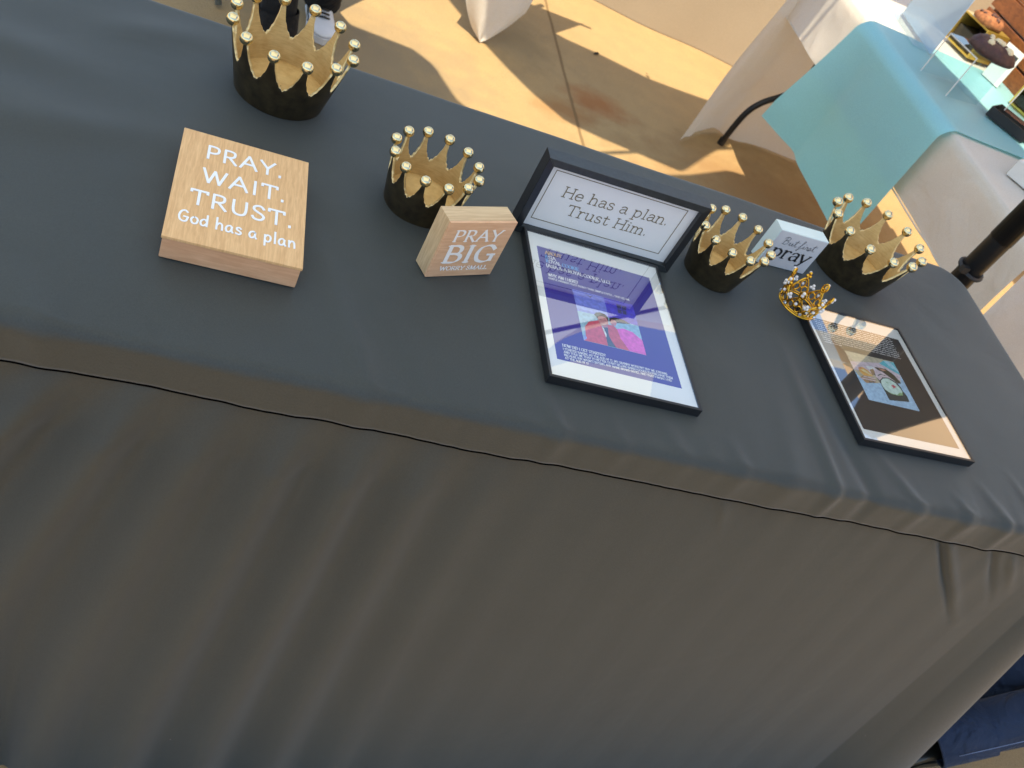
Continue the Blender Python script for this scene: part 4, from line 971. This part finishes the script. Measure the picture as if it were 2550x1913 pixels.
# acrylic sign holder (seen from behind)
p0 = Vector((3.735, 2.50, 0)); p1 = Vector((3.693, 2.155, 0)); dd = (p1 - p0).normalized(); ln = (p1 - p0).length
sh = thing('acrylic_sign_holder', 'tall pale acrylic sign holder standing on the blue runner', 'sign holder', (p0.x, p0.y, TZ + .017), math.atan2(dd.y, dd.x))
mb = MB(); mb.box((0, 0, 0), (ln, .003, .225)); mb.build('paper_insert', 'frost', sh, bevel=.001)
mb = MB(); mb.box((-.002, -.0035, 0), (ln + .002, -.0005, .228)); mb.box((-.002, -.08, 0), (ln + .002, -.004, .003)); mb.build('acrylic_panel', 'acrylic', sh)
# acrylic riser with a brownie cookie on it
ar = thing('acrylic_riser', 'clear acrylic riser box on the blue runner carrying a dark cookie', 'display riser', (3.539, 1.949, TZ + .017), math.atan2(1.806 - 1.949, 3.574 - 3.539))
def panel(parent, lo, hi, mat='acrylic', nm='panel'):
    mb = MB(); mb.box(lo, hi); return mb.build(nm, mat, parent)
W_, D_, H_, e_ = .148, .165, .142, .003
panel(ar, (0, 0, 0), (e_, D_, H_)); panel(ar, (W_ - e_, 0, 0), (W_, D_, H_)); panel(ar, (e_ + .0002, 0, H_ - e_), (W_ - e_ - .0002, D_, H_)); panel(ar, (e_ + .0002, D_ - e_, 0), (W_ - e_ - .0002, D_, H_ - e_ - .0002)); 
mb = MB()
for lo, hi in (((0, -.0012, 0), (.004, -.0002, H_)), ((W_ - .004, -.0012, 0), (W_, -.0002, H_)), ((.0042, -.0012, H_ - .004), (W_ - .0042, -.0002, H_))): mb.box(lo, hi)
mb.build('bright_edge', 'white_plastic', ar)
def cookie(label, x, y, z, r, hgt, mat, bits, group=None, seed=0, name='cookie'):
    t = thing(name, label, 'cookie', (x, y, z), seed, group)
    rs = random.Random(seed); n, k = 28, 12; mb = MB(); vs = []
    prof = [(0.001, 0), (.8, .0), (.95, .12), (1.0, .35), (.93, .65), (.78, .86), (.5, .98), (.25, 1.02), (.001, 1.03)]
    for pr_, pz in prof:
        for j in range(n):
            a = 2 * math.pi * j / n; b = 1 + .06 * math.sin(3 * a + seed) + .04 * math.sin(7 * a + seed * 2) + rs.uniform(-.025, .025)
            vs.append((pr_ * r * b * math.cos(a), pr_ * r * b * math.sin(a), pz * hgt * (1 + (rs.uniform(-.10, .10) if pz > .5 else 0))))
    mb.add(vs, [(i * n + j, i * n + (j + 1) % n, (i + 1) * n + (j + 1) % n, (i + 1) * n + j) for i in range(len(prof) - 1) for j in range(n)])
    mb.build('crumb', mat, t, smooth=True)
    for i in range(bits[1]):
        a = rs.uniform(0, 6.28); q = rs.uniform(.1, .85) * r; mb = MB()
        s_ = rs.uniform(.12, .22) * r
        sphere_mb(s_, 7, 5, rs.uniform(.7, 1.2), rs.uniform(.6, 1.1), rs.uniform(.5, .8), mb=mb)
        mb.build('topping', bits[0], t, loc=(q * math.cos(a), q * math.sin(a), hgt * (1.02 - .35 * (q / r) ** 2)))
    return t
cookie('dark chocolate cookie with pale nuts on top of the acrylic riser', 3.665, 1.885, TZ + .1605, .082, .044, 'brownie', ('nut', 9), seed=1)
a2 = thing('acrylic_riser', 'clear acrylic riser box at the right edge beside the black trays', 'display riser', (3.80, 1.80, TZ + .052), math.radians(-55))
panel(a2, (0, 0, 0), (e_, .13, .12)); panel(a2, (.14 - e_, 0, 0), (.14, .13, .12)); panel(a2, (e_ + .0002, 0, .12 - e_), (.14 - e_ - .0002, .13, .12)); panel(a2, (0, 0, -.0035), (.14, .13, -.0005))
mb = MB()
for lo, hi in (((0, -.0012, 0), (.003, -.0002, .12)), ((.137, -.0012, 0), (.14, -.0002, .12)), ((.0032, -.0012, .117), (.1368, -.0002, .12))): mb.box(lo, hi)
mb.build('bright_edge', 'white_plastic', a2)
# gold display boxes, cards, more cookies, wooden crate
def gold_box(label, x, y, z, rz, sx, sy, sz):
    t = thing('gold_display_box', label, 'display box', (x, y, z), rz, 'gold display boxes on the bakery table')
    e = .006
    for lo, hi, nm in (((0, 0, 0), (sx, sy, e), 'floor_panel'), ((0, 0, sz - e), (sx, sy, sz), 'top_panel'), ((0, 0, e + .0002), (e, sy, sz - e - .0002), 'side_panel'), ((sx - e, 0, e + .0002), (sx, sy, sz - e - .0002), 'side_panel'), ((e + .0002, sy - e, e + .0002), (sx - e - .0002, sy, sz - e - .0002), 'back_panel')):
        mb = MB(); mb.box(lo, hi); mb.build(nm, 'gold_card' if nm != 'back_panel' else 'dark_inside', t)
    mb = MB(); mb.box((e + .004, .01, e + .001), (sx - e - .004, sy - .012, sz * .6)); mb.build('dark_fill', 'dark_inside', t, bevel=.004)  # near-black block filling the box, like its back panel
    return t
gold_box('open gold display box with a cookie on it, beside the acrylic sign holder', 3.93, 2.455, TZ + .017, math.radians(-78), .15, .13, .115)
gold_box('low gold display box with dark sides, at the right edge of the picture', 4.00, 2.02, TZ + .017, math.radians(-70), .15, .13, .075)
cookie('crumbly brown cookie on the open gold box', 3.985, 2.375, TZ + .1335, .062, .036, 'cookie', ('brownie', 7), seed=2)
cookie('pinkish crumb cookie on the low gold box', 4.055, 1.965, TZ + .0935, .066, .034, 'cookie_pink', ('nut', 5), seed=3)
cd = thing('tent_card', 'small white folded price card with an orange top edge', 'card', (3.975, 2.20, TZ + .1325 - .1155), math.radians(-72))
mb = MB(); mb.box((0, 0, 0), (.085, .003, .135)); mb.build('face_panel', 'white_card', cd)
mb = MB(); mb.box((0, .0032, .122), (.085, .030, .125)); mb.build('top_fold', 'orange_card', cd)
mb = MB(); mb.box((.050, -.0008, .095), (.074, -.0001, .115)); mb.build('emblem', 'grey_letter', cd)
cr = thing('wooden_crate', 'brown wooden slatted crate at the back of the bakery table', 'crate', (4.10, 1.62, TZ + .008), 0)
for i in range(4):
    mb = MB(); mb.box((0, .0, .004 + i * .075), (.012, .95, .070 + i * .075)); mb.build('slat', 'wood_brown', cr, bevel=.002)
for yy in (.02, .90):
    mb = MB(); mb.box((.0122, yy, 0), (.034, yy + .03, .30)); mb.build('post', 'wood_brown', cr, bevel=.002)
for i in range(4):
    mb = MB(); mb.box((.0345, .0, .004 + i * .075), (.046, .95, .070 + i * .075)); mb.build('slat', 'wood_brown', cr, bevel=.002)
# black trays near the right edge
for (x, y, rz, lab) in ((3.745, 1.795, -.95, 'black tray beside the acrylic riser'), (3.86, 1.70, -.95, 'black tray cut by the right edge of the picture')):
    bt = thing('black_tray', lab, 'tray', (x, y, TZ + .017), rz, 'black trays on the runner')
    mb = MB(); mb.box((0, 0, 0), (.15, .10, .004)); mb.build('tray_floor', 'black_plastic', bt)
    for lo, hi in (((0, 0, .0042), (.15, .004, .034)), ((0, .096, .0042), (.15, .1, .034)), ((0, .0042, .0042), (.004, .0958, .034)), ((.146, .0042, .0042), (.15, .0958, .034))):
        mb = MB(); mb.box(lo, hi); mb.build('tray_wall', 'black_plastic', bt)
wb = thing('white_carton', 'white carton with a yellow label on the cream cloth, right edge', 'carton', (3.60, 1.40, TZ + .008), math.radians(-58))
mb = MB(); mb.box((0, 0, 0), (.20, .26, .055)); mb.build('carton_body', 'white_plastic', wb, bevel=.003)
mb = MB(); mb.box((.11, -.0012, .012), (.19, -.0003, .045)); mb.build('label_patch', 'yellow_card', wb)
mb = MB(); mb.box((-.006, .20, .0), (-.0005, .25, .03)); mb.build('clip', 'black_plastic', wb)

# ------------------------------------------------------------------ tan covered table and gathered curtain beyond
tc = thing('tan_table_cover', 'plain tan floor-length table cover beyond the sunlit strip', 'tablecloth')
def tan_front(u, v):
    x = 2.10 + 3.4 * u; y = 3.738 - .098 * (x - 3.027) / .806 + .012 * math.sin(x * 9) * v + nz2(x * 2, v * 2, 51) * .03 * v
    return (x, y, .004 + (TZ - .004) * (1 - v))
MB().sheet(grid(90, 20, tan_front)).build('front_drop', 'tan_cloth', tc, smooth=True)
mb = MB(); mb.add([(2.10, 3.85, TZ + .001), (5.5, 3.437, TZ + .001), (5.6, 4.3, TZ + .001), (2.10, 4.65, TZ + .001)], [(0, 1, 2, 3)]); mb.build('top_panel', 'tan_cloth', tc)
ct = thing('hanging_curtain', 'narrow cream curtain whose pointed corner touches the sunlit ground', 'curtain')
def curtain(u, v):
    z = 1.5 * (1 - v)
    wd = .135 + .10 * max(0, z - .15); wd *= min(1.0, (z / .17) ** .62 + .02)
    sx = (u - .5) * 2
    return (2.354 + sx * wd + .02 * min(z, .3), 2.838 + .10 * z + .03 * sx * sx + .012 * math.sin(u * 11 + 1.5), z + .004)
MB().sheet(grid(40, 120, curtain)).build('drape', 'cream_cloth', ct, smooth=True)
mb = MB(); mb.tube([(2.14, 2.99, 1.51), (2.66, 2.99, 1.51)], .01, 8); mb.build('rail', 'grey_steel', ct)
pole(ct, 2.40, 3.03, .014, 'grey_steel', 1.52, 'rail_post')
# dry leaf bits
for i, (x, y, a, lab) in enumerate(((*gr(2.862, 2.905), .5, 'dark dry leaf scrap on the shadow edge'), (*gr(3.12, 2.885), 2.0, 'thin dark twig scrap near the cream cloth'))):
    mb = MB(); mb.add([(-.018, 0, .003), (-.006, .007, .008), (.010, .005, .012), (.020, 0, .006), (.008, -.006, .004), (-.008, -.005, .003)], [(0, 5, 1), (1, 5, 4, 2), (2, 4, 3)])
    tag(mb.build('dry_leaf', 'leaf_dry', None, loc=(x, y, .002), rotz=a), lab, 'leaf')

# ------------------------------------------------------------------ people sitting by the tables, and their chairs
def skin_mesh(name, verts, edges, radii, mat, parent, sub=2, root=0):
    me = bpy.data.meshes.new(name); me.from_pydata(verts, edges, []); me.materials.append(M[mat])
    o = bpy.data.objects.new(name, me); COL.objects.link(o)
    if parent: o.parent = parent
    md = o.modifiers.new('skin', 'SKIN'); md.use_smooth_shade = True
    for i, r in enumerate(radii):
        sv = me.skin_vertices[0].data[i]; sv.radius = (r, r) if not hasattr(r, '__len__') else r; sv.use_root = (i == root)
    ss = o.modifiers.new('subdivision', 'SUBSURF'); ss.levels = sub; ss.render_levels = sub
    return o
def seated_person(label, loc, rz, trouser, shirt, shoe, ankles, knees):
    """sits facing local -y; hips at the origin height 0.50"""
    t = thing('person', label, 'person', loc, rz)
    V = [(0, 0, .50), (0, .02, .62), (0, .03, .80), (0, .03, .97), (0, .01, 1.07), (0, -.01, 1.14), (0, -.02, 1.26),
         (.17, .03, .98), (.22, -.02, .74), (.12, -.24, .60), (.09, -.31, .585), (-.17, .03, .98), (-.22, -.02, .74), (-.12, -.24, .60), (-.09, -.31, .585),
         (.09, -.02, .50), knees[0], ankles[0], (-.09, -.02, .50), knees[1], ankles[1]]
    E_ = [(0, 1), (1, 2), (2, 3), (3, 4), (4, 5), (5, 6), (3, 7), (7, 8), (8, 9), (9, 10), (3, 11), (11, 12), (12, 13), (13, 14), (0, 15), (15, 16), (16, 17), (0, 18), (18, 19), (19, 20)]
    Rd = [.13, .12, .135, .11, .055, .07, .085, .06, .047, .034, .038, .06, .047, .034, .038, .08, .055, .04, .08, .055, .04]
    for hand, sx in ((10, 1), (14, -1)):
        bx, by, bz = V[hand]
        for f, (dx, ln_) in enumerate(((-.030, .05), (-.012, .07), (.004, .078), (.020, .070), (.034, .055))):
            a = len(V); V.append((bx + dx, by - .035, bz)); V.append((bx + dx * 1.1, by - .035 - ln_ * .6, bz - .006)); V.append((bx + dx * 1.1, by - .035 - ln_, bz - .022))
            E_ += [(hand, a), (a, a + 1), (a + 1, a + 2)]; Rd += [.010, .009, .008]
    body = skin_mesh('body', V, E_, Rd, 'skin', t)
    TV = [(0, 0, .56), (0, 0, .49), (.095, -.03, .49), knees[0], ((knees[0][0] + ankles[0][0]) / 2, (knees[0][1] + ankles[0][1]) / 2 + .015, (knees[0][2] + ankles[0][2]) / 2), ankles[0],
          (-.095, -.03, .49), knees[1], ((knees[1][0] + ankles[1][0]) / 2, (knees[1][1] + ankles[1][1]) / 2 + .015, (knees[1][2] + ankles[1][2]) / 2), ankles[1]]
    skin_mesh('trousers', TV, [(0, 1), (1, 2), (2, 3), (3, 4), (4, 5), (1, 6), (6, 7), (7, 8), (8, 9)], [.155, .155, .105, .074, .068, .064, .105, .074, .068, .064], trouser, t, root=1)
    skin_mesh('shirt', [(0, 0, .55), (0, .02, .66), (0, .03, .82), (0, .03, .97), (0, .015, 1.04), (.17, .03, .985), (.22, -.02, .78), (-.17, .03, .985), (-.22, -.02, .78)],
              [(0, 1), (1, 2), (2, 3), (3, 4), (3, 5), (5, 6), (3, 7), (7, 8)], [.165, .15, .16, .13, .07, .08, .068, .08, .068], shirt, t, root=2)
    for k_, a_ in zip(knees, ankles):                # open trouser cuff with a turned hem
        k_, a_ = Vector(k_), Vector(a_); d_ = (a_ - k_).normalized()
        mb = MB(); q0, q1 = a_ - d_ * .09, a_ + d_ * .035
        for rr_ in (.0680, .0650):
            o_ = len(mb.v); mb.tube([q0, (q0 + q1) / 2, q1], rr_, 24); mb.f = mb.f[:-2]; mb.mi = mb.mi[:-2]
        mb.tube([q1 + (Vector((d_.y, -d_.x, 0)).normalized() * math.cos(w_) + d_.cross(Vector((d_.y, -d_.x, 0)).normalized()) * math.sin(w_)) * .0665 for w_ in np.linspace(0, 2 * math.pi, 24, endpoint=False)], .004, 6, closed=True)
        cf = mb.build('cuff', trouser, t, smooth=True)
        if trouser == 'denim':
            sd_ = Vector((.060, 0, 0)) if k_.x >= 0 else Vector((-.060, 0, 0)); sd_ = sd_ + Vector((0, -.022, .026))
            mb = MB(); mb.tube([k_ + (a_ - k_) * f_ + sd_ * (1.07 - .05 * f_) for f_ in np.linspace(.15, 1.0, 14)], .0009, 6); mb.build('stitching', 'denim_thread', t, smooth=True)
    mb = MB(); sphere_mb(.105, 20, 12, .92, 1.05, 1.0, (0, .012, 1.285), mb=mb)
    hr = mb.build('hair', 'hair', t, smooth=True)
    mb = MB(); mb.tube([(0, -.085, 1.255), (0, -.112, 1.235), (0, -.09, 1.225)], [.008, .014, .012], 8); mb.build('nose', 'skin', t, smooth=True)
    for i, (ax, ay, az) in enumerate(ankles):
        toe = shoe[1][i]
        d = Vector((toe[0] - ax, toe[1] - ay, 0)); d.normalize(); rz_ = math.atan2(d.y, d.x)
        so = bpy.data.objects.new('shoe', None)
        mb = MB(); secs = []
        for q, wd, ht, zz in ((-.085, .030, .075, .0), (-.075, .036, .085, .0), (-.03, .038, .088, .0), (.03, .040, .074, .0), (.08, .046, .058, .0), (.13, .049, .050, .0), (.165, .044, .043, .002), (.185, .028, .034, .006), (.192, .006, .020, .010)):
            sec = []
            for j in range(16):
                a = 2 * math.pi * j / 16; cs, sn = math.cos(a), math.sin(a)
                sec.append((q, wd * math.copysign(abs(cs) ** .8, cs), .020 + zz + (ht - .02) * (0.5 + .5 * math.copysign(abs(sn) ** .75, sn))))
            secs.append(sec)
        vs = [p_ for s_ in secs for p_ in s_]; n = 16
        mb.add(vs, [(i_ * n + j, i_ * n + (j + 1) % n, (i_ + 1) * n + (j + 1) % n, (i_ + 1) * n + j) for i_ in range(len(secs) - 1) for j in range(n)] + [tuple(range(n))[::-1], tuple(range((len(secs) - 1) * n, len(secs) * n))])
        up_ = mb.build('shoe', shoe[0], t, smooth=True, loc=(ax, ay, 0), rotz=rz_)
        mb = MB(); pts = [(-.09, -.030), (-.05, -.040), (.03, -.041), (.10, -.051), (.15, -.050), (.185, -.034), (.198, 0), (.185, .034), (.15, .050), (.10, .051), (.03, .041), (-.05, .040), (-.09, .030), (-.098, 0)]
        k = len(pts); mb.add([(a, b, .002) for a, b in pts] + [(a * 1.0, b, .026) for a, b in pts], [tuple(range(k))[::-1], tuple(range(k, 2 * k))] + [(j, (j + 1) % k, k + (j + 1) % k, k + j) for j in range(k)])
        mb.build('sole', 'shoe_white' if shoe[0] == 'shoe_white' else 'shoe_black', up_)
        if shoe[0] == 'shoe_white':
            mb = MB()
            for q in (.02, .04, .06, .08, .10): mb.tube([(q, -.022, .078 - q * .22), (q + .012, 0, .086 - q * .22), (q, .022, .078 - q * .22)], .0035, 6)
            mb.build('laces', 'shoe_black', up_, smooth=True)
            for sy in (-1, 1):
                mb = MB(); mb.tube([(-.02, sy * .0385, .04), (.03, sy * .0405, .05), (.07, sy * .044, .038), (.10, sy * .049, .03)], .004, 6)
                mb.build('stripe', 'shoe_black', up_, smooth=True)
    return t
def folding_chair(label, loc, rz):
    t = thing('folding_chair', label, 'chair', loc, rz, 'steel folding chairs')
    mb = MB(); mb.box((-.155, -.19, .435), (.155, .2, .452)); mb.build('seat', 'grey_steel', t, bevel=.006)
    mb = MB(); mb.box((-.16, .235, .66), (.16, .25, .84)); mb.build('backrest', 'grey_steel', t, bevel=.006)
    for sx in (-1, 1):
        mb = MB(); mb.tube([(sx * .17, -.25, .01), (sx * .17, .0, .45), (sx * .17, .24, .86)], .011, 10); mb.build('leg', 'grey_steel', t, smooth=True)
        mb = MB(); mb.tube([(sx * .145, .24, .01), (sx * .145, -.12, .43)], .010, 10); mb.build('leg', 'grey_steel', t, smooth=True)
    return t
folding_chair('steel folding chair behind the largest crown, mostly out of view', (1.393, 2.688, 0), math.radians(25))
seated_person('person in black trousers and white sneakers seated behind the largest crown', (1.50, 2.78, 0), 0, 'black_trouser', 'grey_shirt',
              ('shoe_white', ((.04, -.83), (.205, -.39))), ((.04, -.57, .07), (.180, -.21, .10)), ((-.03, -.52, .53), (.17, -.42, .53)))
folding_chair('steel folding chair to the right of the black table, out of view', (4.15, .0, 0), math.radians(-90))
seated_person('person in blue jeans and dark shoes seated at the right end of the table', (4.10, 0.0, 0), math.radians(-90), 'denim', 'grey_shirt',
              ('shoe_black', ((.05, -1.1), (-.11, -1.1))), ((.02, -.81, .10), (-.11, -.66, .10)), ((.0, -.42, .43), (-.12, -.38, .54)))
